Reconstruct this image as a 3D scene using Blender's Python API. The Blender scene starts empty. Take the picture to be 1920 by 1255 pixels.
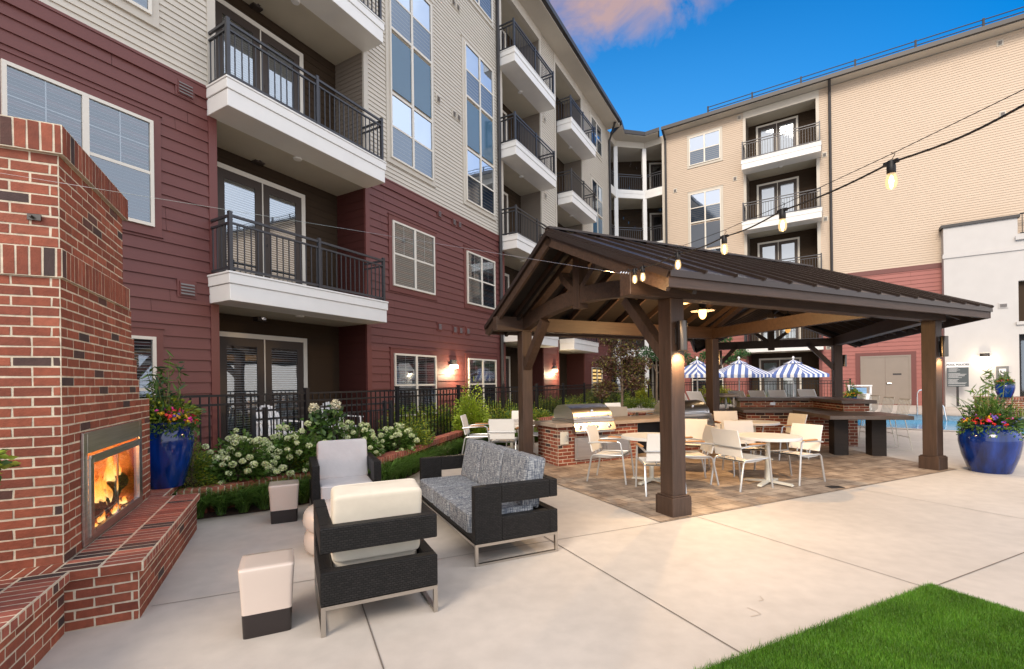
import bpy, bmesh, math, random
import numpy as np
from mathutils import Vector, Matrix
R = math.radians
scene = bpy.context.scene
col = scene.collection

# ---------------------------------------------------------------- camera
cam_d = bpy.data.cameras.new('camera'); cam = bpy.data.objects.new('camera', cam_d); col.objects.link(cam)
cam_d.sensor_width = 36.0; cam_d.sensor_fit = 'HORIZONTAL'; cam_d.lens = 884/1920*36
cam_d.shift_y = (718-627.5)/1920; cam_d.clip_start = 0.05; cam_d.clip_end = 500
PHI = .0133
r_ = Vector((math.cos(PHI), 0, -math.sin(PHI))); u_ = Vector((math.sin(PHI), 0, math.cos(PHI))); b_ = Vector((0, -1, 0))
cam.matrix_world = Matrix(((r_.x, u_.x, b_.x, 0), (r_.y, u_.y, b_.y, 0), (r_.z, u_.z, b_.z, 1.6), (0, 0, 0, 1)))
scene.camera = cam

# ---------------------------------------------------------------- light
SUN_AZ, SUN_EL = R(212), R(34)         # compass angle from +Y clockwise; behind the camera, to the left
EXPOSURE = 1.28
SKY_STRENGTH = 0.12
scene.view_settings.view_transform = 'Standard'; scene.view_settings.look = 'None'
scene.view_settings.exposure = EXPOSURE; scene.view_settings.gamma = 1.0
w = bpy.data.worlds.new('World'); scene.world = w; w.use_nodes = True
nt = w.node_tree; nt.nodes.clear(); N = nt.nodes.new; Lk = nt.links.new
out = N('ShaderNodeOutputWorld'); bg = N('ShaderNodeBackground'); sky = N('ShaderNodeTexSky')
sky.sky_type = 'NISHITA'; sky.sun_disc = False; sky.sun_elevation = SUN_EL; sky.sun_rotation = SUN_AZ
sky.altitude = 0; sky.air_density = 1.0; sky.dust_density = 0.6; sky.ozone_density = 3.0
hsv = N('ShaderNodeHueSaturation'); hsv.inputs['Hue'].default_value = .503; hsv.inputs['Saturation'].default_value = 1.55; hsv.inputs['Value'].default_value = .74
Lk(sky.outputs[0], hsv.inputs['Color'])
tc = N('ShaderNodeTexCoord'); sep = N('ShaderNodeSeparateXYZ'); Lk(tc.outputs['Generated'], sep.inputs[0])
def wmath(op, a, b=None, clamp=False):
    n = N('ShaderNodeMath'); n.operation = op; n.use_clamp = clamp
    for i, v in enumerate((a, b)):
        if v is None: continue
        if isinstance(v, (int, float)): n.inputs[i].default_value = v
        else: Lk(v, n.inputs[i])
    return n.outputs[0]
# one bank of lit cloud high over the courtyard; unseen bright cloud added behind and right for fill
mp = N('ShaderNodeMapping'); mp.inputs['Scale'].default_value = (4.2, 4.2, 4.2); Lk(tc.outputs['Generated'], mp.inputs[0])
nz = N('ShaderNodeTexNoise'); nz.inputs['Scale'].default_value = 2.2; nz.inputs['Detail'].default_value = 10; nz.inputs['Roughness'].default_value = .58
nz.inputs['Distortion'].default_value = .5; Lk(mp.outputs[0], nz.inputs['Vector'])
# wisp centre direction
sub_ = N('ShaderNodeVectorMath'); sub_.operation = 'SUBTRACT'; Lk(tc.outputs['Generated'], sub_.inputs[0]); sub_.inputs[1].default_value = (.175, .765, .625)
scl = N('ShaderNodeVectorMath'); scl.operation = 'MULTIPLY'; Lk(sub_.outputs[0], scl.inputs[0]); scl.inputs[1].default_value = (1.0, 1.3, 2.4)
dotn = N('ShaderNodeVectorMath'); dotn.operation = 'LENGTH'; Lk(scl.outputs[0], dotn.inputs[0])
near = wmath('SUBTRACT', 1.0, wmath('MULTIPLY', dotn.outputs['Value'], 3.9), True)
wisp = wmath('MULTIPLY', wmath('SUBTRACT', wmath('ADD', nz.outputs[0], wmath('MULTIPLY', near, .55)), .70), 3.2, True)
wisp = wmath('MULTIPLY', wmath('MULTIPLY', wisp, wmath('MULTIPLY', near, 2.0, True)), .8)
rgt = wmath('MULTIPLY', wmath('SUBTRACT', wmath('ADD', wmath('SUBTRACT', wmath('MULTIPLY', sep.outputs['X'], .75), wmath('MULTIPLY', sep.outputs['Y'], .66)), wmath('MULTIPLY', nz.outputs[0], .12)), .22), 3.6, True)
back = wmath('MULTIPLY', wmath('SUBTRACT', .12, wmath('SUBTRACT', sep.outputs['Y'], wmath('MULTIPLY', nz.outputs[0], .35))), 2.6, True)
mx = N('ShaderNodeMix'); mx.data_type = 'RGBA'; Lk(wisp, mx.inputs[0]); mx.inputs[7].default_value = (2.3, 1.45, 1.15, 1)
lowf = wmath('MULTIPLY', wmath('MULTIPLY', wmath('SUBTRACT', sep.outputs['Y'], .58), 3.2, True), wmath('MULTIPLY', wmath('SUBTRACT', .66, sep.outputs['Z']), 5.0, True))
mx1 = N('ShaderNodeMix'); mx1.data_type = 'RGBA'; Lk(wmath('MULTIPLY', lowf, .85), mx1.inputs[0]); Lk(hsv.outputs[0], mx1.inputs[6]); mx1.inputs[7].default_value = (.30, 1.45, 3.3, 1)
mx2 = N('ShaderNodeMix'); mx2.data_type = 'RGBA'; Lk(wmath('MULTIPLY', back, .9), mx2.inputs[0]); Lk(mx.outputs[2], mx2.inputs[6]); mx2.inputs[7].default_value = (6.0, 5.5, 5.2, 1)
mx3 = N('ShaderNodeMix'); mx3.data_type = 'RGBA'; Lk(wmath('MULTIPLY', rgt, .85), mx3.inputs[0]); Lk(mx2.outputs[2], mx3.inputs[6]); mx3.inputs[7].default_value = (5.6, 5.9, 6.6, 1)
Lk(mx1.outputs[2], mx.inputs[6]); Lk(mx3.outputs[2], bg.inputs['Color']); bg.inputs['Strength'].default_value = SKY_STRENGTH
Lk(bg.outputs[0], out.inputs[0])
sd = bpy.data.lights.new('sun', 'SUN'); sd.energy = 1.15; sd.angle = R(22); sd.color = (1, .86, .71)
so = bpy.data.objects.new('sun', sd); col.objects.link(so)
sdir = Vector((math.sin(SUN_AZ)*math.cos(SUN_EL), math.cos(SUN_AZ)*math.cos(SUN_EL), math.sin(SUN_EL)))
so.rotation_euler = sdir.to_track_quat('Z', 'Y').to_euler(); so.location = sdir*60
cy = scene.cycles
try:
    cy.use_denoising = True; cy.denoiser = 'OPENIMAGEDENOISE'
    cy.max_bounces = 6; cy.diffuse_bounces = 3; cy.glossy_bounces = 3; cy.transmission_bounces = 4; cy.transparent_max_bounces = 10
    cy.caustics_reflective = False; cy.caustics_refractive = False; cy.sample_clamp_indirect = 6
except Exception: pass

# ---------------------------------------------------------------- helpers
rng = random.Random(7)
def V(*a): return Vector(a)
class MB:
    """collects geometry for one mesh object"""
    def __init__(s): s.v = []; s.f = []; s.c = []; s.col = (1, 1, 1); s.M = None; s.sm = []; s.smooth = False
    def add(s, vs, fs):
        b = len(s.v)
        for p in vs:
            p = Vector(p)
            if s.M is not None: p = s.M @ p
            s.v.append(p); s.c.append(s.col)
        for f in fs: s.f.append([b+i for i in f]); s.sm.append(s.smooth)
    def box(s, x0, x1, y0, y1, z0, z1):
        if x0 > x1: x0, x1 = x1, x0
        if y0 > y1: y0, y1 = y1, y0
        if z0 > z1: z0, z1 = z1, z0
        s.add([(x0,y0,z0),(x1,y0,z0),(x1,y1,z0),(x0,y1,z0),(x0,y0,z1),(x1,y0,z1),(x1,y1,z1),(x0,y1,z1)],
              [(3,2,1,0),(4,5,6,7),(0,1,5,4),(1,2,6,5),(2,3,7,6),(3,0,4,7)])
    def quad(s, a, b, c, d): s.add([a, b, c, d], [(0, 1, 2, 3)])
    def bar(s, p0, p1, w, h, up=(0, 0, 1)):
        p0 = Vector(p0); p1 = Vector(p1); d = (p1-p0).normalized(); up = Vector(up)
        x = d.cross(up)
        if x.length < 1e-4: x = d.cross(Vector((0, 1, 0)))
        x.normalize(); y = x.cross(d)
        a = x*w/2; b = y*h/2
        s.add([p0-a-b, p0+a-b, p0+a+b, p0-a+b, p1-a-b, p1+a-b, p1+a+b, p1-a+b],
              [(0,1,2,3),(7,6,5,4),(0,4,5,1),(1,5,6,2),(2,6,7,3),(3,7,4,0)])
    def tube(s, pts, r, n=8, cap=True):
        pts = [Vector(p) for p in pts]; m = len(pts); rr = r if isinstance(r, (list, tuple)) else [r]*m
        vs = []; prev = None
        for i, p in enumerate(pts):
            d = (pts[min(i+1, m-1)]-pts[max(i-1, 0)]).normalized()
            if prev is None:
                x = d.cross(Vector((0, 0, 1)))
                if x.length < 1e-3: x = d.cross(Vector((1, 0, 0)))
            else: x = prev - d*prev.dot(d)
            x.normalize(); prev = x; y = d.cross(x)
            for k in range(n):
                t = 2*math.pi*k/n; vs.append(p+(x*math.cos(t)+y*math.sin(t))*rr[i])
        fs = []
        for i in range(m-1):
            for k in range(n): fs.append((i*n+k, i*n+(k+1) % n, (i+1)*n+(k+1) % n, (i+1)*n+k))
        if cap: fs.append(tuple(range(n-1, -1, -1))); fs.append(tuple((m-1)*n+k for k in range(n)))
        o = s.smooth; s.smooth = True; s.add(vs, fs); s.smooth = o
    def lathe(s, prof, n=24, c=(0, 0, 0)):
        vs = []; fs = []; m = len(prof); c = Vector(c)
        for r, z in prof:
            for k in range(n):
                t = 2*math.pi*k/n; vs.append(c+Vector((r*math.cos(t), r*math.sin(t), z)))
        for i in range(m-1):
            for k in range(n): fs.append((i*n+k, i*n+(k+1) % n, (i+1)*n+(k+1) % n, (i+1)*n+k))
        o = s.smooth; s.smooth = True; s.add(vs, fs); s.smooth = o
    def prism(s, poly, z0, z1):
        n = len(poly)
        a = sum(poly[i][0]*poly[(i+1) % n][1]-poly[(i+1) % n][0]*poly[i][1] for i in range(n))
        if a < 0: poly = poly[::-1]
        vs = [(x, y, z0) for x, y in poly]+[(x, y, z1) for x, y in poly]
        fs = [tuple(range(n-1, -1, -1)), tuple(range(n, 2*n))]+[(i, (i+1) % n, n+(i+1) % n, n+i) for i in range(n)]
        s.add(vs, fs)
    def build(s, name, mat, parent=None, bevel=0, seg=2, sharp=40, off=None, subsurf=0):
        me = bpy.data.meshes.new(name)
        off = Vector(off) if off is not None else (OFF.get(parent.name) if parent else None)
        vs = [tuple(p-off) if off is not None else tuple(p) for p in s.v]
        me.from_pydata(vs, [], s.f)
        if any(s.sm): me.polygons.foreach_set('use_smooth', s.sm)
        nl = len(me.loops)
        if nl:
            co = np.array(s.v, dtype=np.float32).reshape(-1, 3); li = np.empty(nl, np.int32); me.loops.foreach_get('vertex_index', li)
            no = np.empty(len(me.polygons)*3, np.float32); me.polygons.foreach_get('normal', no); no = np.abs(no.reshape(-1, 3))
            lt = np.empty(len(me.polygons), np.int32); me.polygons.foreach_get('loop_total', lt)
            ax = np.repeat(np.argmax(no, 1), lt); c = co[li]
            uv = np.where((ax == 0)[:, None], c[:, [1, 2]], np.where((ax == 1)[:, None], c[:, [0, 2]], c[:, [0, 1]]))
            ul = me.uv_layers.new(name='UVMap'); ul.data.foreach_set('uv', uv.astype(np.float32).ravel())
            if any(x != (1, 1, 1) for x in s.c):
                at = me.color_attributes.new('Col', 'FLOAT_COLOR', 'POINT')
                cc = np.ones((len(s.v), 4), np.float32); cc[:, :3] = np.array(s.c, np.float32); at.data.foreach_set('color', cc.ravel())
        me.materials.append(mat)
        o = bpy.data.objects.new(name, me); col.objects.link(o)
        if parent:
            o.parent = parent; OFF[o.name] = OFF.get(parent.name) if off is None or parent.name in OFF else off
            if OFF[o.name] is None: OFF[o.name] = Vector((0, 0, 0))
        if bevel:
            md = o.modifiers.new('bevel', 'BEVEL'); md.width = bevel; md.segments = seg; md.limit_method = 'ANGLE'; md.angle_limit = R(35)
            try: md.use_clamp_overlap = True
            except Exception: pass
        if subsurf:
            md = o.modifiers.new('subdiv', 'SUBSURF'); md.levels = subsurf; md.render_levels = subsurf
        if s.sm and any(s.sm) and not subsurf:
            try: me.set_sharp_from_angle(angle=R(sharp))
            except Exception: pass
        return o
OFF = {}
def tag(o, label=None, cat=None, group=None, kind=None):
    if label: o['label'] = label
    if cat: o['category'] = cat
    if group: o['group'] = group
    if kind: o['kind'] = kind
    return o
def thing(name, label, cat, base=(0, 0, 0), rz=0, frame=None, group=None):
    """Empty at the thing's base. base is given in the frame's coordinates when a frame (origin, angle) is given;
    meshes built under it use the same coordinates."""
    o = bpy.data.objects.new(name, None); col.objects.link(o); o.empty_display_size = .2
    base = Vector(base)
    if frame is not None:
        o.location = frame @ base; o.rotation_euler = frame.to_euler(); OFF[o.name] = base
    else:
        o.location = base; o.rotation_euler = (0, 0, rz); OFF[o.name] = Vector((0, 0, 0))
    return tag(o, label, cat, group)
def copy_tree(o, parent=None):
    c = o.copy(); col.objects.link(c); OFF[c.name] = OFF.get(o.name, Vector((0, 0, 0)))
    if parent: c.parent = parent
    for ch in list(o.children): copy_tree(ch, c)
    return c
def place(o, loc, rz=0, label=None, group=None):
    o.location = loc; o.rotation_euler = (0, 0, rz)
    if label: o['label'] = label
    if group: o['group'] = group
    return o
# frames
AP = R(25.3); FP = Matrix.Rotation(AP, 4, 'Z')                                   # pavilion, fireplace, lawn
AL = math.atan2(503, 884); FL = Matrix.Translation(Vector((math.cos(AL), -math.sin(AL), 0))*-8.1) @ Matrix.Rotation(math.pi/2-AL, 4, 'Z')
AR = math.atan2(1310, 884); FR = Matrix.Translation(Vector((math.cos(AR), math.sin(AR), 0))*27.0) @ Matrix.Rotation(AR-math.pi/2, 4, 'Z')
def P(p, q, z=0): return FP @ Vector((p, q, z))
def FLp(s, y, z=0): return FL @ Vector((s, y, z))
def zg(y): return .4*min(1, max(0, (y-8.5)/13))
# ---------------------------------------------------------------- materials
MATS = {}
def mat(name, c=(.5, .5, .5), rough=.6, metal=0, spec=.5, var=0, vscale=3, bump=0, bscale=40, attr=False, coat=0, stretch=None, emit=None, estr=0, trans=0, var2=0, v2scale=.6, tint=None):
    m = bpy.data.materials.new(name); m.use_nodes = True; nt = m.node_tree; b = nt.nodes['Principled BSDF']
    b.inputs['Base Color'].default_value = (*c, 1); b.inputs['Roughness'].default_value = rough; b.inputs['Metallic'].default_value = metal
    b.inputs['Specular IOR Level'].default_value = spec
    if coat: b.inputs['Coat Weight'].default_value = coat; b.inputs['Coat Roughness'].default_value = .05
    src = None; L = nt.links.new
    tc = nt.nodes.new('ShaderNodeTexCoord'); vec = tc.outputs['Object']
    if stretch:
        mp = nt.nodes.new('ShaderNodeMapping'); mp.inputs['Scale'].default_value = stretch; L(vec, mp.inputs[0]); vec = mp.outputs[0]
    if attr:
        a = nt.nodes.new('ShaderNodeVertexColor'); a.layer_name = 'Col'; src = a.outputs['Color']
    def vary(src, amt, sc, detail=6):
        n = nt.nodes.new('ShaderNodeTexNoise'); n.inputs['Scale'].default_value = sc; n.inputs['Detail'].default_value = detail; L(vec, n.inputs['Vector'])
        mr = nt.nodes.new('ShaderNodeMapRange'); mr.inputs['From Min'].default_value = .3; mr.inputs['From Max'].default_value = .7
        mr.inputs['To Min'].default_value = 1-amt; mr.inputs['To Max'].default_value = 1+amt; L(n.outputs[0], mr.inputs[0])
        mx = nt.nodes.new('ShaderNodeMix'); mx.data_type = 'RGBA'; mx.blend_type = 'MULTIPLY'; mx.inputs[0].default_value = 1
        if src is None: mx.inputs[6].default_value = (*c, 1)
        else: L(src, mx.inputs[6])
        L(mr.outputs[0], mx.inputs[7]); return mx.outputs[2]
    if var: src = vary(src, var, vscale)
    if var2: src = vary(src, var2, v2scale, 3)
    if src is not None: L(src, b.inputs['Base Color'])
    if bump:
        n = nt.nodes.new('ShaderNodeTexNoise'); n.inputs['Scale'].default_value = bscale; n.inputs['Detail'].default_value = 6; L(vec, n.inputs['Vector'])
        bp = nt.nodes.new('ShaderNodeBump'); bp.inputs['Strength'].default_value = bump; bp.inputs['Distance'].default_value = .01; L(n.outputs[0], bp.inputs['Height']); L(bp.outputs[0], b.inputs['Normal'])
    if emit: b.inputs['Emission Color'].default_value = (*emit, 1); b.inputs['Emission Strength'].default_value = estr
    if trans: b.inputs['Transmission Weight'].default_value = trans
    MATS[name] = m; return m
def leafmat(name):
    m = mat(name, rough=.45, attr=True, var=.25, vscale=6); nt = m.node_tree; b = nt.nodes['Principled BSDF']
    t = nt.nodes.new('ShaderNodeBsdfTranslucent'); mx = nt.nodes.new('ShaderNodeMixShader'); mx.inputs[0].default_value = .3
    src = b.inputs['Base Color'].links[0].from_socket; nt.links.new(src, t.inputs[0])
    o = nt.nodes['Material Output']; nt.links.new(b.outputs[0], mx.inputs[1]); nt.links.new(t.outputs[0], mx.inputs[2]); nt.links.new(mx.outputs[0], o.inputs[0]); return m
def glassmat(name, refl, tintc, gtint=(.9, .95, 1), rough=.02, dirt=0):
    m = bpy.data.materials.new(name); m.use_nodes = True; nt = m.node_tree; nt.nodes.clear(); L = nt.links.new
    o = nt.nodes.new('ShaderNodeOutputMaterial'); mx = nt.nodes.new('ShaderNodeMixShader'); g = nt.nodes.new('ShaderNodeBsdfGlossy'); t = nt.nodes.new('ShaderNodeBsdfTransparent')
    g.inputs['Color'].default_value = (*gtint, 1); g.inputs['Roughness'].default_value = rough; t.inputs[0].default_value = (*tintc, 1)
    fr = nt.nodes.new('ShaderNodeLayerWeight'); fr.inputs['Blend'].default_value = .35
    mr = nt.nodes.new('ShaderNodeMapRange'); mr.inputs['To Min'].default_value = refl; mr.inputs['To Max'].default_value = 1.0; L(fr.outputs['Fresnel'], mr.inputs[0])
    tcn = nt.nodes.new('ShaderNodeTexCoord'); nz = nt.nodes.new('ShaderNodeTexNoise'); nz.inputs['Scale'].default_value = 1.3; L(tcn.outputs['Object'], nz.inputs['Vector'])
    bp = nt.nodes.new('ShaderNodeBump'); bp.inputs['Strength'].default_value = .06; bp.inputs['Distance'].default_value = .03; L(nz.outputs[0], bp.inputs['Height']); L(bp.outputs[0], g.inputs['Normal'])
    L(mr.outputs[0], mx.inputs[0]); L(t.outputs[0], mx.inputs[1]); L(g.outputs[0], mx.inputs[2]); L(mx.outputs[0], o.inputs[0]); MATS[name] = m; return m
def emitmat(name, c, s):
    m = bpy.data.materials.new(name); m.use_nodes = True; nt = m.node_tree; nt.nodes.clear()
    o = nt.nodes.new('ShaderNodeOutputMaterial'); e = nt.nodes.new('ShaderNodeEmission'); e.inputs[0].default_value = (*c, 1); e.inputs[1].default_value = s
    nt.links.new(e.outputs[0], o.inputs[0]); return m
def wovenmat(name, c1, c2, sx, sy, bump=.8, rough=.45):
    """plaited strands: brick pattern on the box-projected UV"""
    m = mat(name, c1, rough); nt = m.node_tree; b = nt.nodes['Principled BSDF']; L = nt.links.new
    uv = nt.nodes.new('ShaderNodeUVMap'); br = nt.nodes.new('ShaderNodeTexBrick'); L(uv.outputs[0], br.inputs['Vector'])
    br.inputs['Scale'].default_value = 1; br.inputs['Brick Width'].default_value = sx; br.inputs['Row Height'].default_value = sy
    b.inputs['Specular IOR Level'].default_value = .25; br.inputs['Mortar Size'].default_value = sy*.2; br.inputs['Mortar Smooth'].default_value = .6; br.inputs['Bias'].default_value = 0
    br.inputs['Color1'].default_value = (*c1, 1); br.inputs['Color2'].default_value = (*c2, 1); br.inputs['Mortar'].default_value = (c1[0]*.25, c1[1]*.25, c1[2]*.25, 1)
    L(br.outputs['Color'], b.inputs['Base Color'])
    bp = nt.nodes.new('ShaderNodeBump'); bp.inputs['Strength'].default_value = bump; bp.inputs['Distance'].default_value = .003; bp.invert = True
    L(br.outputs['Fac'], bp.inputs['Height']); L(bp.outputs[0], b.inputs['Normal']); return m
def woodmat(name, c, rough=.6, axis='z', amt=.25):
    st = {'z': (14, 14, 1.2), 'x': (1.2, 14, 14), 'y': (14, 1.2, 14)}[axis]
    return mat(name, c, rough, var=amt, vscale=2.2, stretch=st, bump=.25, bscale=5, var2=.15, v2scale=1.0)

M_red = mat('red_siding_paint', (.132, .039, .033), .55, var=.05, vscale=2.5, bump=.12, bscale=60, stretch=(1, 1, 8))
M_redtrim = mat('red_trim_paint', (.135, .037, .031), .5, var=.05, vscale=2)
M_beige = mat('beige_siding_paint', (.54, .495, .42), .6, var=.04, vscale=2.5, bump=.1, bscale=60, stretch=(1, 1, 8))
M_beige2 = mat('warm_lit_beige_siding', (.52, .415, .315), .6, var=.04, vscale=2.5, bump=.1, bscale=60, stretch=(1, 1, 8))  # beige siding toned peach, warm light on the right wing held in the colour
M_beigetrim = mat('beige_trim_paint', (.52, .475, .40), .55, var=.03, vscale=2)
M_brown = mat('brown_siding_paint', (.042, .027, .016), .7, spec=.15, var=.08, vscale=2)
M_recred = mat('maroon_recess_shade', (.072, .022, .018), .6, spec=.2)  # red siding darkened, recess shade put into the base colour
M_taupew = mat('taupe_siding_tone', (.20, .165, .13), .6, spec=.2)  # upper recess side walls, a darker tone than the front beige
M_white = mat('white_fascia_paint', (.74, .73, .70), .5, var=.03, vscale=3)
M_soffit = mat('soffit_paint', (.50, .45, .35), .7, var=.04, vscale=2)
M_cream = mat('cream_vinyl', (.66, .62, .54), .4)
M_rail = mat('railing_metal', (.045, .046, .052), .35, metal=.4)
M_black = mat('black_metal', (.010, .010, .012), .5, metal=0, spec=.3)
M_gutter = mat('bronze_gutter', (.030, .027, .027), .45, metal=.1)
M_door = mat('brown_door_paint', (.055, .042, .035), .45, spec=.3)
M_taupe = mat('taupe_steel_door', (.235, .195, .16), .45, var=.03, vscale=3)
M_sconce = mat('bronze_steel', (.12, .105, .09), .28, metal=1)
M_steel = mat('brushed_steel', (.58, .56, .54), .33, metal=1, var=.12, vscale=4, stretch=(.6, .6, 26), bump=.04, bscale=30)
M_chrome = mat('chrome', (.75, .75, .76), .12, metal=1)
M_blind = mat('blind_slats', (.62, .62, .60), .6)
M_dark = mat('dark_interior', (.018, .019, .022), .8)
M_screen2 = mat('blue_screen_shade', (.055, .12, .20), .6)
M_screen = mat('screen_shade', (.045, .055, .075), .7)
M_spandrel = mat('blue_spandrel_glass', (.045, .115, .185), .12, spec=.8, var=.04, vscale=1)
M_spandrel2 = mat('grey_spandrel_glass', (.10, .115, .14), .15, spec=.7)
G_up = glassmat('window_glass', .33, (.80, .86, .92), (.85, .93, 1))
G_win = glassmat('blind_window_glass', .15, (.85, .90, .95), (.8, .9, 1))
G_sky = glassmat('sky_window_glass', .58, (.55, .65, .8), (.78, .88, 1))
G_low = glassmat('screened_window_glass', .16, (.50, .56, .64), (.8, .9, 1), rough=.06)
G_clear = glassmat('clear_glass', .08, (.93, .95, .95))
M_vent = mat('vent_grey', (.16, .145, .14), .6)
M_conc = None
def concrete():
    m = mat('patio_concrete', (.50, .452, .40), .62, var=.06, vscale=7, var2=.10, v2scale=.6, bump=.12, bscale=140)
    nt = m.node_tree; b = nt.nodes['Principled BSDF']; L = nt.links.new
    tcn = nt.nodes.new('ShaderNodeTexCoord'); nz = nt.nodes.new('ShaderNodeTexNoise'); nz.inputs['Scale'].default_value = .9; nz.inputs['Detail'].default_value = 5; L(tcn.outputs['Object'], nz.inputs['Vector'])
    mr = nt.nodes.new('ShaderNodeMapRange'); mr.inputs['To Min'].default_value = .5; mr.inputs['To Max'].default_value = .78; L(nz.outputs[0], mr.inputs[0]); L(mr.outputs[0], b.inputs['Roughness'])
    return m
M_conc = concrete()
M_joint = mat('dark_joint', (.15, .125, .105), .9)  # dark strips laid along the saw-cut lines
def paver():
    m = mat('stamped_paver', (.25, .20, .155), .55); nt = m.node_tree; b = nt.nodes['Principled BSDF']; L = nt.links.new
    uv = nt.nodes.new('ShaderNodeUVMap'); 
    nz = nt.nodes.new('ShaderNodeTexNoise'); nz.inputs['Scale'].default_value = 5; L(uv.outputs[0], nz.inputs['Vector'])
    mxv = nt.nodes.new('ShaderNodeMix'); mxv.data_type = 'VECTOR'; mxv.inputs[0].default_value = .035; L(uv.outputs[0], mxv.inputs[4]); L(nz.outputs['Color'], mxv.inputs[5])
    br = nt.nodes.new('ShaderNodeTexBrick'); L(mxv.outputs[1], br.inputs['Vector']); br.offset = .37; br.squash = .65; br.squash_frequency = 3
    br.inputs['Scale'].default_value = 1; br.inputs['Brick Width'].default_value = .34; br.inputs['Row Height'].default_value = .2; br.inputs['Mortar Size'].default_value = .006; br.inputs['Mortar Smooth'].default_value = .5
    br.inputs['Color1'].default_value = (.42, .35, .285, 1); br.inputs['Color2'].default_value = (.28, .225, .18, 1); br.inputs['Mortar'].default_value = (.10, .078, .062, 1)
    n2 = nt.nodes.new('ShaderNodeTexNoise'); n2.inputs['Scale'].default_value = 3.2; n2.inputs['Detail'].default_value = 8; n2.inputs['Roughness'].default_value = .65; L(uv.outputs[0], n2.inputs['Vector'])
    cr = nt.nodes.new('ShaderNodeValToRGB'); cr.color_ramp.elements[0].color = (.55, .5, .47, 1); cr.color_ramp.elements[0].position = .35; cr.color_ramp.elements[1].color = (1.35, 1.3, 1.22, 1); cr.color_ramp.elements[1].position = .68; L(n2.outputs[0], cr.inputs[0])
    mx = nt.nodes.new('ShaderNodeMix'); mx.data_type = 'RGBA'; mx.blend_type = 'MULTIPLY'; mx.inputs[0].default_value = 1; L(br.outputs['Color'], mx.inputs[6]); L(cr.outputs[0], mx.inputs[7]); L(mx.outputs[2], b.inputs['Base Color'])
    ad = nt.nodes.new('ShaderNodeMath'); ad.operation = 'SUBTRACT'; L(n2.outputs[0], ad.inputs[0]); L(br.outputs['Fac'], ad.inputs[1])
    bp = nt.nodes.new('ShaderNodeBump'); bp.inputs['Strength'].default_value = .6; bp.inputs['Distance'].default_value = .008; L(ad.outputs[0], bp.inputs['Height']); L(bp.outputs[0], b.inputs['Normal'])
    return m
M_paver = paver()
M_brick = mat('brick', (.3, .1, .07), .8, attr=True, var=.16, vscale=22, bump=.35, bscale=90, var2=.1, v2scale=5)
M_mulch = mat('mulch', (.055, .030, .02), .95, var=.5, vscale=30, bump=1, bscale=45)
M_leaf = leafmat('foliage')
M_petal = mat('petals', (.8, .8, .7), .7, attr=True, var=.12, vscale=20)
M_bark = mat('bark', (.16, .12, .085), .9, var=.3, vscale=9, bump=.6, bscale=25)
M_grassbase = mat('turf_base', (.022, .075, .01), .9, var=.3, vscale=30)
M_blade = mat('turf_blades', (.05, .2, .015), .5, attr=True, spec=.3)
M_wood = woodmat('stained_timber', (.050, .028, .018), .55, 'z')
M_woodx = woodmat('stained_timber_beam', (.050, .028, .018), .55, 'x')
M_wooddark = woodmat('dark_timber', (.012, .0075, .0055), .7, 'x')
M_roof = mat('bronze_roof_metal', (.036, .025, .021), .32, metal=.3, var=.06, vscale=1.5)
M_counter = mat('counter_concrete', (.125, .098, .082), .38, var=.15, vscale=4, var2=.1, v2scale=1)
M_counterw = mat('stone_counter', (.36, .29, .23), .4, var=.15, vscale=5)
M_wick = wovenmat('charcoal_wicker', (.010, .0095, .0095), (.021, .019, .0185), .030, .015, 1.0, .5)
M_legmetal = mat('satin_nickel', (.50, .46, .41), .28, metal=1)
M_cush = mat('cream_cushion', (.62, .56, .46), .85, var=.05, vscale=7, bump=.45, bscale=8, spec=.2)
M_cushg = mat('pale_grey_cushion', (.56, .535, .53), .85, var=.05, vscale=7, bump=.45, bscale=8, spec=.2)
def fabric():
    m = mat('heathered_fabric', (.3, .32, .36), .85); nt = m.node_tree; b = nt.nodes['Principled BSDF']; L = nt.links.new
    uv = nt.nodes.new('ShaderNodeUVMap')
    def nzn(sc, scale):
        mp = nt.nodes.new('ShaderNodeMapping'); mp.inputs['Scale'].default_value = sc; L(uv.outputs[0], mp.inputs[0])
        n = nt.nodes.new('ShaderNodeTexNoise'); n.inputs['Scale'].default_value = scale; n.inputs['Detail'].default_value = 5; n.inputs['Roughness'].default_value = .7; L(mp.outputs[0], n.inputs['Vector']); return n.outputs[0]
    a = nzn((1, 9, 1), 14); c = nzn((9, 1, 1), 9)
    ad = nt.nodes.new('ShaderNodeMath'); ad.operation = 'ADD'; L(a, ad.inputs[0]); L(c, ad.inputs[1])
    mu = nt.nodes.new('ShaderNodeMath'); mu.operation = 'MULTIPLY'; mu.inputs[1].default_value = .5; L(ad.outputs[0], mu.inputs[0])
    cr = nt.nodes.new('ShaderNodeValToRGB'); e = cr.color_ramp.elements; e[0].position = .415; e[0].color = (.038, .048, .072, 1); e[1].position = .60; e[1].color = (.42, .43, .42, 1)
    k = e.new(.5); k.color = (.15, .165, .19, 1); L(mu.outputs[0], cr.inputs[0]); L(cr.outputs[0], b.inputs['Base Color'])
    bp = nt.nodes.new('ShaderNodeBump'); bp.inputs['Strength'].default_value = .3; bp.inputs['Distance'].default_value = .004; L(mu.outputs[0], bp.inputs['Height']); L(bp.outputs[0], b.inputs['Normal']); return m
M_fab = fabric()
M_ceram = mat('cream_ceramic', (.60, .50, .43), .22, coat=.4, var=.03, vscale=2)
M_ceramb = mat('brown_ceramic_base', (.016, .011, .011), .25, coat=.3)
def glaze():
    m = mat('cobalt_glaze', (.0022, .020, .135), .1, coat=.35, var=.35, vscale=2, stretch=(5, 5, .8), var2=.3, v2scale=2); return m
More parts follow.
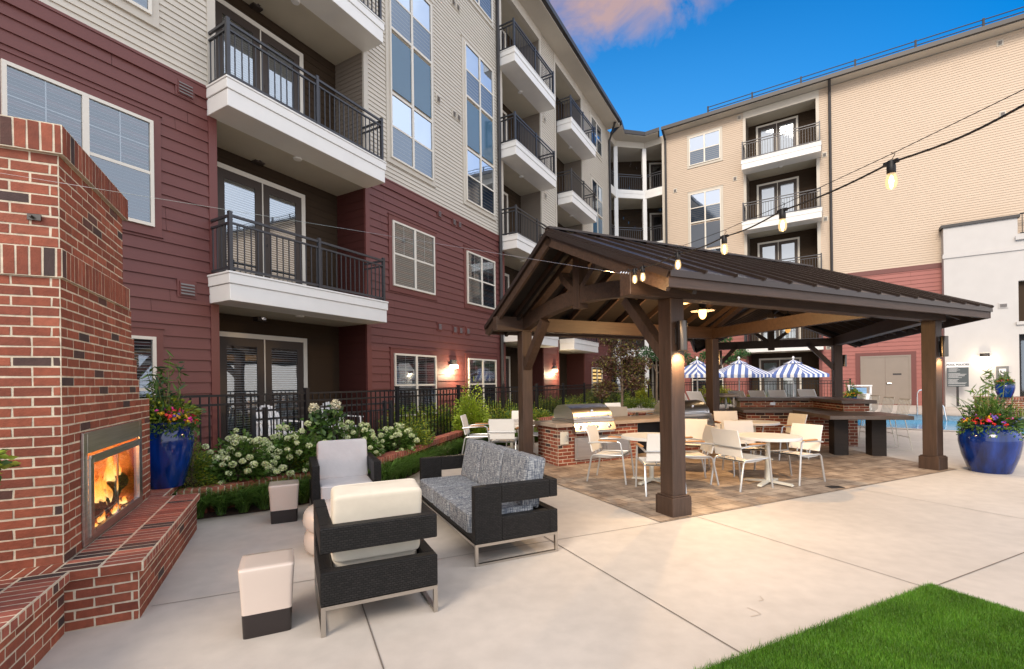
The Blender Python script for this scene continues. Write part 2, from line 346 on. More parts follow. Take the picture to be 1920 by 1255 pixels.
M_blue = glaze()
M_soil = mat('potting_soil', (.03, .02, .014), .95, bump=.8, bscale=40)
M_sling = mat('cream_sling', (.80, .79, .75), .7, var=.03, vscale=4)
M_alu = mat('silver_aluminium', (.55, .56, .56), .35, metal=.6)
M_teak = mat('teak_arm', (.50, .235, .08), .45, var=.15, vscale=6, stretch=(2, 12, 12))
M_tabletop = mat('pale_table_top', (.68, .67, .64), .5, var=.05, vscale=8)
M_ivory = mat('ivory_powdercoat', (.62, .60, .52), .45)
M_whitem = mat('white_plastic', (.78, .78, .78), .4)
M_stucco = mat('white_stucco', (.52, .505, .49), .85, var=.03, vscale=2, bump=.1, bscale=120)
# ---------------------------------------------------------------- ground, pool, lawn
def world_mesh(name, mat, polys, kind='structure'):
    m = MB()
    for p in polys: m.add(p, [tuple(range(len(p)))])
    return tag(m.build(name, mat), kind=kind)
POOL_N = [(10.05, 14.15), (16.1, 10.1)]      # near edge, far edge of the pool (world x, y)
nd = (Vector(POOL_N[1])-Vector(POOL_N[0])).normalized(); nn = Vector((-nd.y, nd.x))
def poolp(a, b): v = Vector(POOL_N[0])+nd*a+nn*b; return (v.x, v.y)
pa = [poolp(0, 0), poolp(16, 0), poolp(16, 5.0), poolp(0, 5.0)]
def in_pool(x, y):
    v = Vector((x, y))-Vector(POOL_N[0]); return 0 < v.dot(nd) < 16 and 0 < v.dot(nn) < 5.0
def ground():
    m = MB(); bm = bmesh.new()
    xs = [-60, -30, -14, -8] + [i*1.0 for i in range(-7, 30)] + [36, 60]; ys = [-40, -15, -5, 0, 3, 6, 8.5] + [9+.75*i for i in range(0, 18)] + [23, 27, 35, 60]
    vs = [[bm.verts.new((x, y, zg(y))) for x in xs] for y in ys]
    for j in range(len(ys)-1):
        for i in range(len(xs)-1): bm.faces.new((vs[j][i], vs[j][i+1], vs[j+1][i+1], vs[j+1][i]))
    # cut the pool out
    for k in range(4):
        a = Vector(pa[k]); b = Vector(pa[(k+1) % 4]); d = (b-a).normalized(); n = Vector((d.y, -d.x, 0))
        g = bm.verts[:]+bm.edges[:]+bm.faces[:]
        bmesh.ops.bisect_plane(bm, geom=g, plane_co=(a.x, a.y, 0), plane_no=n)
    dele = [f for f in bm.faces if in_pool(*f.calc_center_median()[:2])]
    bmesh.ops.delete(bm, geom=dele, context='FACES')
    me = bpy.data.meshes.new('patio_ground'); bm.to_mesh(me); bm.free(); me.materials.append(M_conc)
    o = bpy.data.objects.new('patio_ground', me); col.objects.link(o); return tag(o, kind='structure')
ground()
M_water = mat('pool_water', (.03, .30, .56), .12, spec=.12); 
wn = M_water.node_tree; nzz = wn.nodes.new('ShaderNodeTexNoise'); nzz.inputs['Scale'].default_value = 2.5; tcc = wn.nodes.new('ShaderNodeTexCoord'); wn.links.new(tcc.outputs['Object'], nzz.inputs['Vector'])
bb = wn.nodes.new('ShaderNodeBump'); bb.inputs['Strength'].default_value = .15; bb.inputs['Distance'].default_value = .02; wn.links.new(nzz.outputs[0], bb.inputs['Height']); wn.links.new(bb.outputs[0], wn.nodes['Principled BSDF'].inputs['Normal'])
ZW = zg(pa[0][1])-.12
world_mesh('pool_water', M_water, [[(x, y, ZW-.0) for x, y in pa]])
M_tile = mat('pool_tile', (.16, .24, .30), .3, var=.3, vscale=20); M_coping = mat('pool_coping', (.42, .37, .32), .6)
m = MB()
for k in range(4):
    a = pa[k]; b = pa[(k+1) % 4]
    for t in range(8):
        p = [a[i]+(b[i]-a[i])*t/8 for i in (0, 1)]; q = [a[i]+(b[i]-a[i])*(t+1)/8 for i in (0, 1)]
        m.quad((p[0], p[1], ZW-.3), (q[0], q[1], ZW-.3), (q[0], q[1], zg(q[1])), (p[0], p[1], zg(p[1])))
tag(m.build('pool_wall', M_tile), kind='structure')
m = MB()
for k in range(4):
    a = Vector(pa[k]); b = Vector(pa[(k+1) % 4]); d = (b-a).normalized(); n = Vector((d.y, -d.x))
    for t in range(8):
        p = a+(b-a)*t/8; q = a+(b-a)*(t+1)/8; p2 = p+n*.3; q2 = q+n*.3
        m.quad((p.x, p.y, zg(p.y)+.012), (q.x, q.y, zg(q.y)+.012), (q2.x, q2.y, zg(q2.y)+.012), (p2.x, p2.y, zg(p2.y)+.012))
        m.quad((p.x, p.y, zg(p.y)+.012), (q.x, q.y, zg(q.y)+.012), (q.x, q.y, zg(q.y)-.03), (p.x, p.y, zg(p.y)-.03))
tag(m.build('pool_coping', M_coping), kind='structure')
# stamped paving under the pavilion, draped on the slope
def draped(name, mat, pts, dz, frame=None, step=.5):
    bm = bmesh.new(); vs = [bm.verts.new(tuple(frame @ Vector((*p, 0)) if frame else Vector((*p, 0)))) for p in pts]; bm.faces.new(vs)
    for i in range(1, 40):
        y = 8.5+i*.75
        bmesh.ops.bisect_plane(bm, geom=bm.verts[:]+bm.edges[:]+bm.faces[:], plane_co=(0, y, 0), plane_no=(0, 1, 0))
    bmesh.ops.bisect_plane(bm, geom=bm.verts[:]+bm.edges[:]+bm.faces[:], plane_co=(0, 8.5, 0), plane_no=(0, 1, 0))
    for v in bm.verts: v.co.z = zg(v.co.y)+dz
    bmesh.ops.recalc_face_normals(bm, faces=bm.faces[:])
    me = bpy.data.meshes.new(name); bm.to_mesh(me); bm.free(); me.materials.append(mat)
    if me.polygons and me.polygons[0].normal.z < 0: me.flip_normals()
    inv = frame.inverted() if frame else Matrix()
    ul = me.uv_layers.new(name='UVMap')
    for l in me.loops:
        c = inv @ me.vertices[l.vertex_index].co; ul.data[l.index].uv = (c.x, c.y)
    o = bpy.data.objects.new(name, me); col.objects.link(o); return tag(o, kind='structure')
draped('pavilion_paving', M_paver, [(3.775, 4.1), (10.45, 4.1), (11.0, 6.2), (12.0, 8.0), (14.6, 12.2), (8.4, 12.2), (7.6, 8.9), (3.775, 8.9)], .004, FP)
# saw-cut joints
m = MB()
def joint(a, b, wd=.010):
    a = P(*a); b = P(*b); d = (b-a).normalized(); n = Vector((-d.y, d.x, 0))*wd/2; k = max(1, int((b-a).length/1.0))
    for i in range(k):
        p = a+(b-a)*i/k; q = a+(b-a)*(i+1)/k; z0 = zg(p.y)+.004; z1 = zg(q.y)+.004
        m.quad((p.x-n.x, p.y-n.y, z0), (q.x-n.x, q.y-n.y, z1), (q.x+n.x, q.y+n.y, z1), (p.x+n.x, p.y+n.y, z0))
joint((2.37, 1.89), (2.37, 7.4)); joint((.46, -2), (.46, 7.0), .009); joint((4.36, 1.89), (4.3, 4.09), .006); joint((4.40, 1.885), (14, 1.885)); joint((-.93, 4.25), (3.77, 4.09), .006)
joint((3.772, 4.097), (10.45, 4.097), .012); joint((3.772, 4.097), (3.772, 8.9), .012); joint((-1.0, 2.1), (.45, 2.1), .007); joint((7.4, 4.09), (7.4, 1.9), .006); joint((10.5, 4.0), (10.5, -3), .007)
tag(m.build('saw_cut_joints', M_joint), kind='structure')
m = MB()
for pl in ([(1395, 1140), (1412, 1147), (1421, 1153), (1402, 1157)], [(1420, 1119), (1426, 1126), (1418, 1128)]):
    for (x0_, y0_), (x1_, y1_) in zip(pl[:-1], pl[1:]):
        def gp(x, y): Yd = 1.6*884/(y-712); return V((x-960)/884*Yd, Yd, .0045)
        a, b = gp(x0_, y0_), gp(x1_, y1_); d = (b-a).normalized(); n_ = V(-d.y, d.x, 0)*.003; m.quad(a-n_, b-n_, b+n_, a+n_)
tag(m.build('rust_stain', mat('rust_stain', (.44, .375, .315), .8)), kind='structure')
# mulch strip and planting bed
PW = [(-4.12, 5.78, .34), (-3.86, 5.93, .34), (-3.58, 6.36, .345), (-3.3, 6.62, .35), (-2.95, 6.88, .36), (-2.3, 7.72, .385), (-1.98, 8.65, .42), (-1.58, 9.85, .48), (-1.14, 11.0, .53), (-.4, 12.1, .57), (.6, 13.1, .60), (2.0, 14.0, .64), (4.2, 15.0, .68)]
EDGE = [(-4.0, 5.55), (-3.74, 5.72), (-3.17, 6.02), (-2.77, 6.38), (-2.0, 7.25), (-1.75, 8.3), (-1.62, 9.2), (-1.0, 10.7), (.2, 11.5), (1.5, 12.3), (3.6, 12.9), (6.0, 14.2)]
m = MB()
e2 = EDGE; w2 = [(p[0], p[1]) for p in PW]
def resample(pts, n):
    pts = [Vector(p) for p in pts]; d = [0]
    for i in range(1, len(pts)): d.append(d[-1]+(pts[i]-pts[i-1]).length)
    o = []; 
    for k in range(n):
        t = d[-1]*k/(n-1); j = 0
        while j < len(d)-2 and d[j+1] < t: j += 1
        f = (t-d[j])/(d[j+1]-d[j]); o.append(pts[j].lerp(pts[j+1], f))
    return o
mul_a = resample([(*p, 0) for p in EDGE], 60); mul_b = resample([(*p, 0) for p in w2], 60)
for i in range(59):
    a, b, c, d = mul_a[i], mul_a[i+1], mul_b[i+1], mul_b[i]; m.quad((a.x, a.y, zg(a.y)+.006), (b.x, b.y, zg(b.y)+.006), (c.x, c.y, zg(c.y)+.05), (d.x, d.y, zg(d.y)+.05))
tag(m.build('mulch_strip', M_mulch), kind='structure')
m = MB()
rw = resample(PW, 60); wl = []
for i in range(60):
    s = 1.6+i*(25.6-1.6)/59; wl.append(FLp(s, .05, 0))
for i in range(59):
    a, b, c, d = rw[i], rw[i+1], wl[i+1], wl[i]; m.quad((a.x, a.y, a.z-.06), (b.x, b.y, b.z-.06), (c.x, c.y, .36), (d.x, d.y, .36))
m.quad((-8, 2, .3), (-4.1, 5.2, .34), (wl[0].x, wl[0].y, .36), (-12, 0, .3))
tag(m.build('planting_bed', M_mulch), kind='structure')
# lawn: turf base + blades
lawn_poly = [(4.38, 1.89), (4.38, -3), (-1, -3), (-1, 1.89)]
m = MB(); m.M = FP; m.prism(lawn_poly, .003, .02); tag(m.build('lawn', M_grassbase), kind='structure')
def blades(name, pts, h, wd, cols, lean=.5, seed=1, mat=None):
    rs = np.random.RandomState(seed); n = len(pts); pts = np.asarray(pts, np.float32)
    a = rs.rand(n)*6.283; hh = h*(.6+.7*rs.rand(n)); le = lean*h*rs.rand(n); b = a+rs.randn(n)*.6+1.57
    dx = np.stack([np.cos(a), np.sin(a), 0*a], 1)*wd/2; ld = np.stack([np.cos(b)*le, np.sin(b)*le, hh], 1)
    v = np.empty((n, 3, 3), np.float32); v[:, 0] = pts-dx; v[:, 1] = pts+dx; v[:, 2] = pts+ld
    me = bpy.data.meshes.new(name); me.vertices.add(n*3); me.vertices.foreach_set('co', v.ravel()); me.loops.add(n*3); me.loops.foreach_set('vertex_index', np.arange(n*3, dtype=np.int32))
    me.polygons.add(n); me.polygons.foreach_set('loop_start', np.arange(0, n*3, 3, dtype=np.int32)); me.polygons.foreach_set('loop_total', np.full(n, 3, np.int32)); me.update()
    at = me.color_attributes.new('Col', 'FLOAT_COLOR', 'POINT'); c = np.ones((n, 3, 4), np.float32)
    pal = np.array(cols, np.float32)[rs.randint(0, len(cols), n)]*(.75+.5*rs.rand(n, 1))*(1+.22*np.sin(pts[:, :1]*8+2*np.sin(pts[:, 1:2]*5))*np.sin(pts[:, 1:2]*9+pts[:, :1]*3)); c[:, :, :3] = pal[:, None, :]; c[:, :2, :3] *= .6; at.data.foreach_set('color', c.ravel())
    me.materials.append(mat or M_blade); o = bpy.data.objects.new(name, me); col.objects.link(o); return o
rs = np.random.RandomState(5); n = 210000
pq = np.stack([4.385-rs.rand(n)**1.15*2.7+.012*rs.randn(n), 1.89-rs.rand(n)*1.15+.012*rs.randn(n)], 1); W3 = (np.array(FP.to_3x3()) @ np.concatenate([pq, np.full((n, 1), .018)], 1).T).T
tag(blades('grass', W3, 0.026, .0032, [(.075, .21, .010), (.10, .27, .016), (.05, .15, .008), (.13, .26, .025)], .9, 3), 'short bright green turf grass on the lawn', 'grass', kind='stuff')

# ---------------------------------------------------------------- building kit
def siding(m, O, U, w, z0, z1, e, Nn, lap=.011, skip=()):
    """lap siding: courses as real tilted boards. O at floor level, U along, Nn outward"""
    O = Vector(O); U = Vector(U); Nn = Vector(Nn); n = int(math.ceil((z1-z0)/e-1e-6))
    for k in range(n):
        a = z0+k*e; b = min(z1, a+e)
        cuts = [0.0]; x = srng.uniform(.4, 3.66) if e > .15 else 1e9
        while x < w-.3: cuts.append(x); x += 3.66
        cuts.append(w)
        for i in range(len(cuts)-1):
            p = O+U*(cuts[i]+(.0025 if i else 0)); q = O+U*(cuts[i+1]-(.0025 if i < len(cuts)-2 else 0)); j = srng.uniform(-.0006, .0006) if len(cuts) > 2 else 0; l2 = lap+(srng.uniform(-.001, .001) if e > .15 else 0); za = V(0, 0, a+j)
            m.add([p+Nn*l2+za, q+Nn*l2+za, q+Nn*.001+V(0, 0, b), p+Nn*.001+V(0, 0, b)], [(0, 1, 2, 3)])
            m.add([p+za, q+za, q+Nn*l2+za, p+Nn*l2+za], [(0, 1, 2, 3)])
srng = random.Random(77)
def window(root, x0, x1, z0, z1, y=0, trim='beige', cols=2, near=True, skyg=False, spandrel=None, label=None, lit=False, grid=True):
    """vinyl window on the wall plane y: frame > casing, panes, blinds. Outward is -y."""
    tm = {'beige': M_beigetrim, 'red': M_redtrim}[trim]; f = .045
    fr = MB(); y0, y1 = y-.075, y-.018
    sill = z0; parts = []
    zs = [(z0, z1)]
    if spandrel: zs = spandrel['win']
    lo = min(a for a, b in zs + ([spandrel['sp']] if spandrel else [])); hi = max(b for a, b in zs + ([spandrel['sp']] if spandrel else []))
    cw = (x1-x0)/cols
    fr.box(x0, x0+f, y0, y1, lo, hi); fr.box(x1-f, x1, y0, y1, lo, hi); fr.box(x0+f, x1-f, y0+.001, y1, lo, lo+f); fr.box(x0+f, x1-f, y0+.001, y1, hi-f, hi)
    for c in range(1, cols): fr.box(x0+cw*c-f*.8, x0+cw*c+f*.8, y0+.002, y1, lo+f, hi-f)
    up = MB(); dn = MB(); bl = MB(); bk = MB(); sp = MB(); sc = MB()
    for a, b in zs:
        mid = (a+b)/2
        for c in range(cols):
            xa = x0+cw*c+(f if c == 0 else f*.8); xb = x0+cw*(c+1)-(f if c == cols-1 else f*.8)
            fr.box(xa, xb, y0+.012, y1, mid-.022, mid+.022)
            if a > lo+.01: fr.box(xa, xb, y0+.004, y1, a-.03, a+.03)
            if b < hi-.01: fr.box(xa, xb, y0+.004, y1, b-.03, b+.03)
            up.quad((xa, y-.050, mid), (xb, y-.050, mid), (xb, y-.050, b), (xa, y-.050, b))
            dn.quad((xa, y-.056, a), (xb, y-.056, a), (xb, y-.056, mid), (xa, y-.056, mid))
            bk.quad((xa, y-.013, a), (xb, y-.013, a), (xb, y-.013, b), (xa, y-.013, b))
            sc.quad((xa, y-.0145, a), (xb, y-.0145, a), (xb, y-.0145, mid), (xa, y-.0145, mid))
            if grid and near: 
                xm = (xa+xb)/2; zm = (mid+b)/2
                bl.box(xm-.007, xm+.007, y-.044, y-.040, mid+.02, b); bl.box(xa, xm-.007, y-.044, y-.040, zm-.007, zm+.007); bl.box(xm+.007, xb, y-.044, y-.040, zm-.007, zm+.007)
            if near:
                z = a+.03
                while z < b-.03:
                    bl.add([(xa+.01, y-.036, z), (xb-.01, y-.036, z), (xb-.01, y-.020, z+.012), (xa+.01, y-.020, z+.012)], [(0, 1, 2, 3)]); z += .046
            elif skyg:
                bl.quad((xa, y-.02, mid), (xb, y-.02, mid), (xb, y-.02, b), (xa, y-.02, b))
    if spandrel:
        a, b = spandrel['sp']
        for c in range(cols):
            xa = x0+cw*c+(f if c == 0 else f*.8); xb = x0+cw*(c+1)-(f if c == cols-1 else f*.8)
            sp.quad((xa, y-.045, a+.03), (xb, y-.045, a+.03), (xb, y-.045, b-.03), (xa, y-.045, b-.03))
    wi = fr.build('window', M_cream, root)
    if label: wi['label'] = label
    ca = MB(); t = .11; ys = y-.034 
    ca.box(x0-t, x0-.001, ys, y, lo-t, hi+t*1.1); ca.box(x1+.001, x1+t, ys, y, lo-t, hi+t*1.1); ca.box(x0-.001, x1+.001, ys-.002, y, hi+.001, hi+t*1.1); ca.box(x0-.001, x1+.001, ys-.002, y, lo-t, lo-.001)
    ca.box(x0-t-.02, x1+t+.02, ys-.018, y, hi+t*1.1+.001, hi+t*1.1+.022); ca.box(x0-t-.02, x1+t+.02, ys-.012, y, lo-t-.022, lo-t-.001)
    ca.build('casing', tm, wi)
    up.build('upper_pane', G_sky if skyg else G_win, wi); dn.build('lower_pane', G_low, wi)
    if bl.f: bl.build('blind', M_blind, wi)
    bk.build('window_backing', M_lit if lit else M_dark, wi); 
    if not lit: sc.build('insect_screen', M_screen2 if skyg else M_screen, wi)
    if sp.f: sp.build('spandrel_panel', M_spandrel if spandrel.get('c', 0) == 0 else M_spandrel2, wi)
    return wi
M_lit = emitmat('lit_room', (1, .62, .22), .75)
def french_door(root, x0, x1, z0, z1, y, near=True):
    """pair of glazed doors in a cream frame standing on the plane y"""
    f = .09; d = MB(); d.box(x0, x0+f, y-.06, y, z0, z1); d.box(x1-f, x1, y-.06, y, z0, z1); d.box(x0+f, x1-f, y-.058, y, z1-f, z1)
    xm = (x0+x1)/2; d.box(xm-.012, xm+.012, y-.055, y, z0, z1-f)
    do = d.build('french_door', M_cream, root)
    for a, b in ((x0+f, xm-.012), (xm+.012, x1-f)):
        l = MB(); s = .14; l.box(a, a+s, y-.045, y-.01, z0+.02, z1-f); l.box(b-s, b, y-.045, y-.01, z0+.02, z1-f); l.box(a+s, b-s, y-.044, y-.01, z1-f-.16, z1-f); l.box(a+s, b-s, y-.044, y-.01, z0+.02, z0+.28)
        lo = l.build('door_leaf', M_door, do)
        g = MB(); g.quad((a+s, y-.034, z0+.28), (b-s, y-.034, z0+.28), (b-s, y-.034, z1-f-.16), (a+s, y-.034, z1-f-.16)); g.build('door_glass', G_up, do)
        g = MB()
        if near:
            z = z0+.3
            while z < z1-f-.2: g.add([(a+s, y-.028, z), (b-s, y-.028, z), (b-s, y-.013, z+.019), (a+s, y-.013, z+.019)], [(0, 1, 2, 3)]); z += .046
        else: g.quad((a+s, y-.02, z0+.28), (b-s, y-.02, z0+.28), (b-s, y-.02, z1-f-.16), (a+s, y-.02, z1-f-.16))
        g.build('door_blind', M_blind, do)
    g = MB(); g.lathe([(.0, 0), (.028, 0), (.03, .05), (.0, .052)], 10, (0, 0, 0)); 
    g.v = [Vector((xm+.075, y-.045-p.z, z0+1.0+p.y)) for p in g.v]; k = len(g.v)
    g.lathe([(.0, 0), (.024, 0), (.024, .02), (0, .022)], 10); g.v = g.v[:k]+[Vector((xm+.075, y-.045-p.z, z0+1.14+p.y)) for p in g.v[k:]]
    g.build('door_handle', M_chrome, do); return do
def balcony(root, s0, s1, y0, zt, ydepth, near=True, h=.93, mids=1, recess=None):
    """slab with stepped white fascia, soffit and a picket railing; y0 front plane (negative), top zt"""
    b = MB(); b.box(s0, s1, y0, -.003, zt-.19, zt-.035); b.box(s0+.02, s1-.02, y0+.02, -.003, zt-.46, zt-.191); b.box(s0-.012, s1+.012, y0-.012, -.003, zt-.034, zt)
    ba = b.build('balcony', M_white, root, bevel=.006 if near else 0, seg=1)
    s = MB(); s.box(s0+.06, s1-.06, y0+.08, ydepth, zt-.459, zt-.43)
    s.v = [p for p in s.v]; s.build('soffit', M_soffit, ba)
    c = MB(); c.lathe([(0, -.02), (.075, -.018), (.085, 0), (.085, .01)], 14, ((s0+s1)/2, (y0+ydepth)/2-.1, zt-.462)); c.build('soffit_light', M_white, ba)
    r = MB(); yf = y0+.07; a0, a1 = s0+.06, s1-.06; pz = .028
    posts = [a0]+[a0+(a1-a0)*(i+1)/(mids+1) for i in range(mids)]+[a1]
    for p in posts: r.box(p-pz, p+pz, yf-pz, yf+pz, zt, zt+h+.03)
    yb = .06
    for za, zb in ((h-.055, h-.015), (h-.165, h-.135), (.05, .085)):
        for i in range(len(posts)-1): r.box(posts[i]+pz, posts[i+1]-pz, yf-.018, yf+.018, zt+za, zt+zb)
        for p in (a0, a1): r.box(p-.018, p+.018, yf+pz, yb, zt+za, zt+zb)
    n = int((a1-a0)/.112)
    for i in range(1, n):
        x = a0+(a1-a0)*i/n; r.box(x-.008, x+.008, yf-.008, yf+.008, zt+.085, zt+h-.165)
    n = int((yb-yf)/.112)
    for p in (a0, a1):
        for i in range(1, n): y = yf+(yb-yf)*i/n; r.box(p-.008, p+.008, y-.008, y+.008, zt+.085, zt+h-.165)
    r.build('railing', M_rail, ba); return ba
def vent(root, s, z, w_=.17, h_=.2, mat=None, y=0, louv=False):
    m = MB(); m.box(s-w_/2-.03, s+w_/2+.03, y-.028, y, z-h_/2-.03, z+h_/2+.03); m.box(s-w_/2, s+w_/2, y-.045, y-.028, z-h_/2, z+h_/2)
    v = m.build('wall_vent', mat or M_redtrim, root); l = MB(); k = 4
    for i in range(k):
        za = z-h_/2+.015+i*(h_-.03)/k; l.add([(s-w_/2+.012, y-.047, za+.028), (s+w_/2-.012, y-.047, za+.028), (s+w_/2-.012, y-.062, za), (s-w_/2+.012, y-.062, za)], [(0, 1, 2, 3)])
    l.build('louvre', M_vent, v); return v
def recess(root, mats, a, b, dp, levels, e=.152, side='beige'):
    """open balcony bay cut in the wall between a and b: back wall, side walls"""
    bk = MB(); z0, z1 = levels
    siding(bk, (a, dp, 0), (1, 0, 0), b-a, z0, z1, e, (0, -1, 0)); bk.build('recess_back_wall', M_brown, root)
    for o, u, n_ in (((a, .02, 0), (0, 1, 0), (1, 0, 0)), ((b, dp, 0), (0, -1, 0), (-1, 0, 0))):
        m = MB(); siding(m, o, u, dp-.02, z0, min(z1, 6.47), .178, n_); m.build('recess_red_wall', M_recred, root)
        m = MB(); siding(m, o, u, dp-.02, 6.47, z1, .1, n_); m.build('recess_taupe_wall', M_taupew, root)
FLOORS = [3.42, 6.49, 9.56, 12.63]; TR = 6.47; EAVE = 15.42
BW = {'win': [(7.05, 8.62), (10.2, 11.78)], 'sp': (8.70, 10.12)}
# ---------------------------------------------------------------- left apartment wing
LW = thing('apartment_building', 'red and beige apartment wing with blue glazed window strips, on the left', 'building', (4, 0, .3), frame=FL)
red = MB(); bei = MB(); tr = MB(); trb = MB()
segs = [(-9, 4.40), (7.62, 13.78), (16.72, 18.22), (21.2, 25.5)]
for a, b in segs:
    red = MB(); bei = MB(); tr = MB()
    siding(red, (a, 0, 0), (1, 0, 0), b-a, .25, TR, .178, (0, -1, 0), .022)
    siding(bei, (a, 0, 0), (1, 0, 0), b-a, TR+.02, EAVE, .1015, (0, -1, 0), .020)
    tr.box(a, b, -.038, -.001, TR-.19, TR+.018); tr.box(a, b, -.052, -.038, TR-.02, TR+.019)
    red.build('red_siding_wall', M_red, LW); bei.build('beige_siding_wall', M_beige, LW); tr.build('red_trim_band', M_redtrim, LW)
for x in (4.40, 7.62, 13.78, 16.72, 18.22, 21.2):
    xa, xb = (x-.13, x) if x in (4.40, 13.78, 18.22) else (x, x+.13)
    m = MB(); m.box(xa, xb, -.03, .12, .25, TR-.191); m.build('red_corner_board', M_redtrim, LW); m = MB(); m.box(xa, xb, -.03, .12, TR+.02, EAVE); m.build('beige_corner_board', M_beigetrim, LW)
for a, b in ((4.40, 7.62), (13.78, 16.72), (18.22, 21.2)): m = MB(); m.box(a+.001, b-.001, -.029, .12, 15.06, EAVE); m.build('recess_header', M_beigetrim, LW)
m = MB(); m.box(25.37, 25.5, -.03, 0, TR+.02, EAVE); m.build('beige_corner_board', M_beigetrim, LW); m = MB(); m.box(25.37, 25.5, -.03, 0, .25, TR-.191); m.build('red_corner_board', M_redtrim, LW)
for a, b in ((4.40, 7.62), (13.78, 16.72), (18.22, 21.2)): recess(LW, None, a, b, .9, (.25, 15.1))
for a, b in ((4.40, 7.62), (13.78, 16.72), (18.22, 21.2)): ce = MB(); ce.box(a, b, .121, .9, 15.06, 15.1); ce.build('recess_ceiling', M_soffit, LW)
for z in FLOORS:
    balcony(LW, 4.24, 7.68, -.62, z, .9); balcony(LW, 13.52, 16.74, -.68, z, .9); balcony(LW, 18.34, 21.36, -.68, z, .9)
for z in [.30]+FLOORS:
    french_door(LW, 4.78, 6.72, z, z+2.32, .9); french_door(LW, 14.0, 15.6, z, z+2.3, .9); french_door(LW, 18.5, 20.0, z, z+2.3, .9, False)
    m = MB(); m.box(5.55, 5.75, .75, .9, z+2.58, z+2.72); c = m.build('camera_mount', M_door, LW); m = MB(); m.lathe([(0, 0), (.05, 0), (.055, .05), (0, .06)], 12); m.v = [Vector((5.65+p.x, .75-p.z, z+2.65+p.y)) for p in m.v]; m.build('camera_lens', M_chrome, c)
for z0, z1 in ((.80, 2.35), (3.98, 5.55)):
    for a in (8.45, 11.54): window(LW, a, a+1.57, z0, z1, 0, 'red')
    window(LW, 1.90, 3.47, z0, z1, 0, 'red'); window(LW, -2.0, -.43, z0, z1, 0, 'red')
window(LW, 22.1, 23.66, .82, 2.32, 0, 'red', near=False, lit=True, label='small window lit warm yellow from inside'); window(LW, 22.3, 23.9, 3.98, 5.55, 0, 'red', near=False)
window(LW, 1.90, 3.47, 7.12, 8.66, 0, 'beige', skyg=True, near=False)
for a in (8.43, 11.56, 22.45): 
    window(LW, a, a+1.58, 0, 0, 0, 'beige', near=False, skyg=True, spandrel=BW); window(LW, a, a+1.58, 13.36, 14.9, 0, 'beige', near=False, skyg=True)
for s, z in ((3.93, 6.28), (3.92, 3.14)): vent(LW, s, z, .22, .22)
for s, z in ((10.28, 6.26), (10.95, 6.23), (11.21, 6.23), (10.23, 3.16), (10.91, 3.14), (11.2, 3.14), (11.56, 3.16)): vent(LW, s, z, .14, .18)
for s, z in ((10.3, 9.42), (11.02, 9.36), (11.24, 9.36), (11.05, 12.6), (11.28, 12.6), (17.1, 9.05), (17.1, 12.1), (24.6, 9.4), (24.9, 9.4)): vent(LW, s, z, .14, .18, M_beigetrim)
# eave, gutter, downspouts
m = MB(); m.box(-9, 25.2, -.72, .3, EAVE, EAVE+.16); m.build('roof_eave', M_beigetrim, LW)
m = MB(); m.box(-9, 24.9, -.86, -.721, EAVE+.05, EAVE+.24); m.box(-9, 25.6, -.74, 8, EAVE+.241, EAVE+.28); m.build('gutter', M_gutter, LW)
m = MB(); m.tube([(13.46, -.08, .3), (13.46, -.08, EAVE-.5), (13.46, -.70, EAVE+.02)], .055, 8); m.build('downspout', M_gutter, LW)
m = MB(); m.tube([(25.3, -.08, .3), (25.3, -.08, EAVE-.55), (24.6, -.62, EAVE-.02)], .06, 8); m.build('downspout', M_gutter, LW)
m = MB(); m.box(-9, 25.5, .92, 9, .2, EAVE-.01); m.build('building_core', M_brown, LW)

# ---------------------------------------------------------------- right apartment wing
RW = thing('apartment_building', 'beige apartment wing facing the pool, with a roof rail and one balcony stack', 'building', (0, 0, .4), frame=FR)
M_red2 = mat('light_red_siding_paint', (.29, .088, .072), .55, var=.05, vscale=2.5)  # lighter red than the siding of the left wing
for a, b in ((-7.75, -3.47), (-.43, 26)):
    red = MB(); bei = MB(); tr = MB()
    siding(red, (a, 0, 0), (1, 0, 0), b-a, .35, TR, .178, (0, -1, 0), .022); siding(bei, (a, 0, 0), (1, 0, 0), b-a, TR+.02, EAVE, .1015, (0, -1, 0), .018)
    tr.box(a, b, -.038, -.001, TR-.19, TR+.018); red.build('red_siding_wall', M_red2, RW); bei.build('beige_siding_wall', M_beige2, RW); tr.build('red_trim_band', M_redtrim, RW)
for xa, xb in ((-3.60, -3.47), (-.43, -.30), (-7.76, -7.5)):
    m = MB(); m.box(xa, xb, -.03, .12, .35, TR-.191); m.build('red_corner_board', M_redtrim, RW); m = MB(); m.box(xa, xb, -.03, .12, TR+.02, EAVE); m.build('beige_corner_board', M_beigetrim, RW)
m = MB(); m.box(-3.469, -.431, -.029, .12, 15.05, EAVE); m.build('recess_header', M_beigetrim, RW)
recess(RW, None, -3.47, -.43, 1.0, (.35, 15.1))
m = MB(); m.box(-3.47, -.43, .121, 1.0, 15.05, 15.1); m.build('recess_ceiling', M_soffit, RW)
for z in FLOORS: balcony(RW, -3.6, -.22, -.8, z, 1.0, False)
for z in [.40]+FLOORS: french_door(RW, -3.1, -1.2, z, z+2.3, 1.0, False)
for z0, z1 in ((.85, 2.4), (3.98, 5.55)): window(RW, -6.27, -4.69, z0, z1, 0, 'red', near=False, skyg=z0 > 2)
window(RW, -6.27, -4.69, 0, 0, 0, 'beige', near=False, skyg=True, spandrel={**BW, 'c': 1}); window(RW, -6.27, -4.69, 13.34, 14.88, 0, 'beige', near=False, skyg=True)
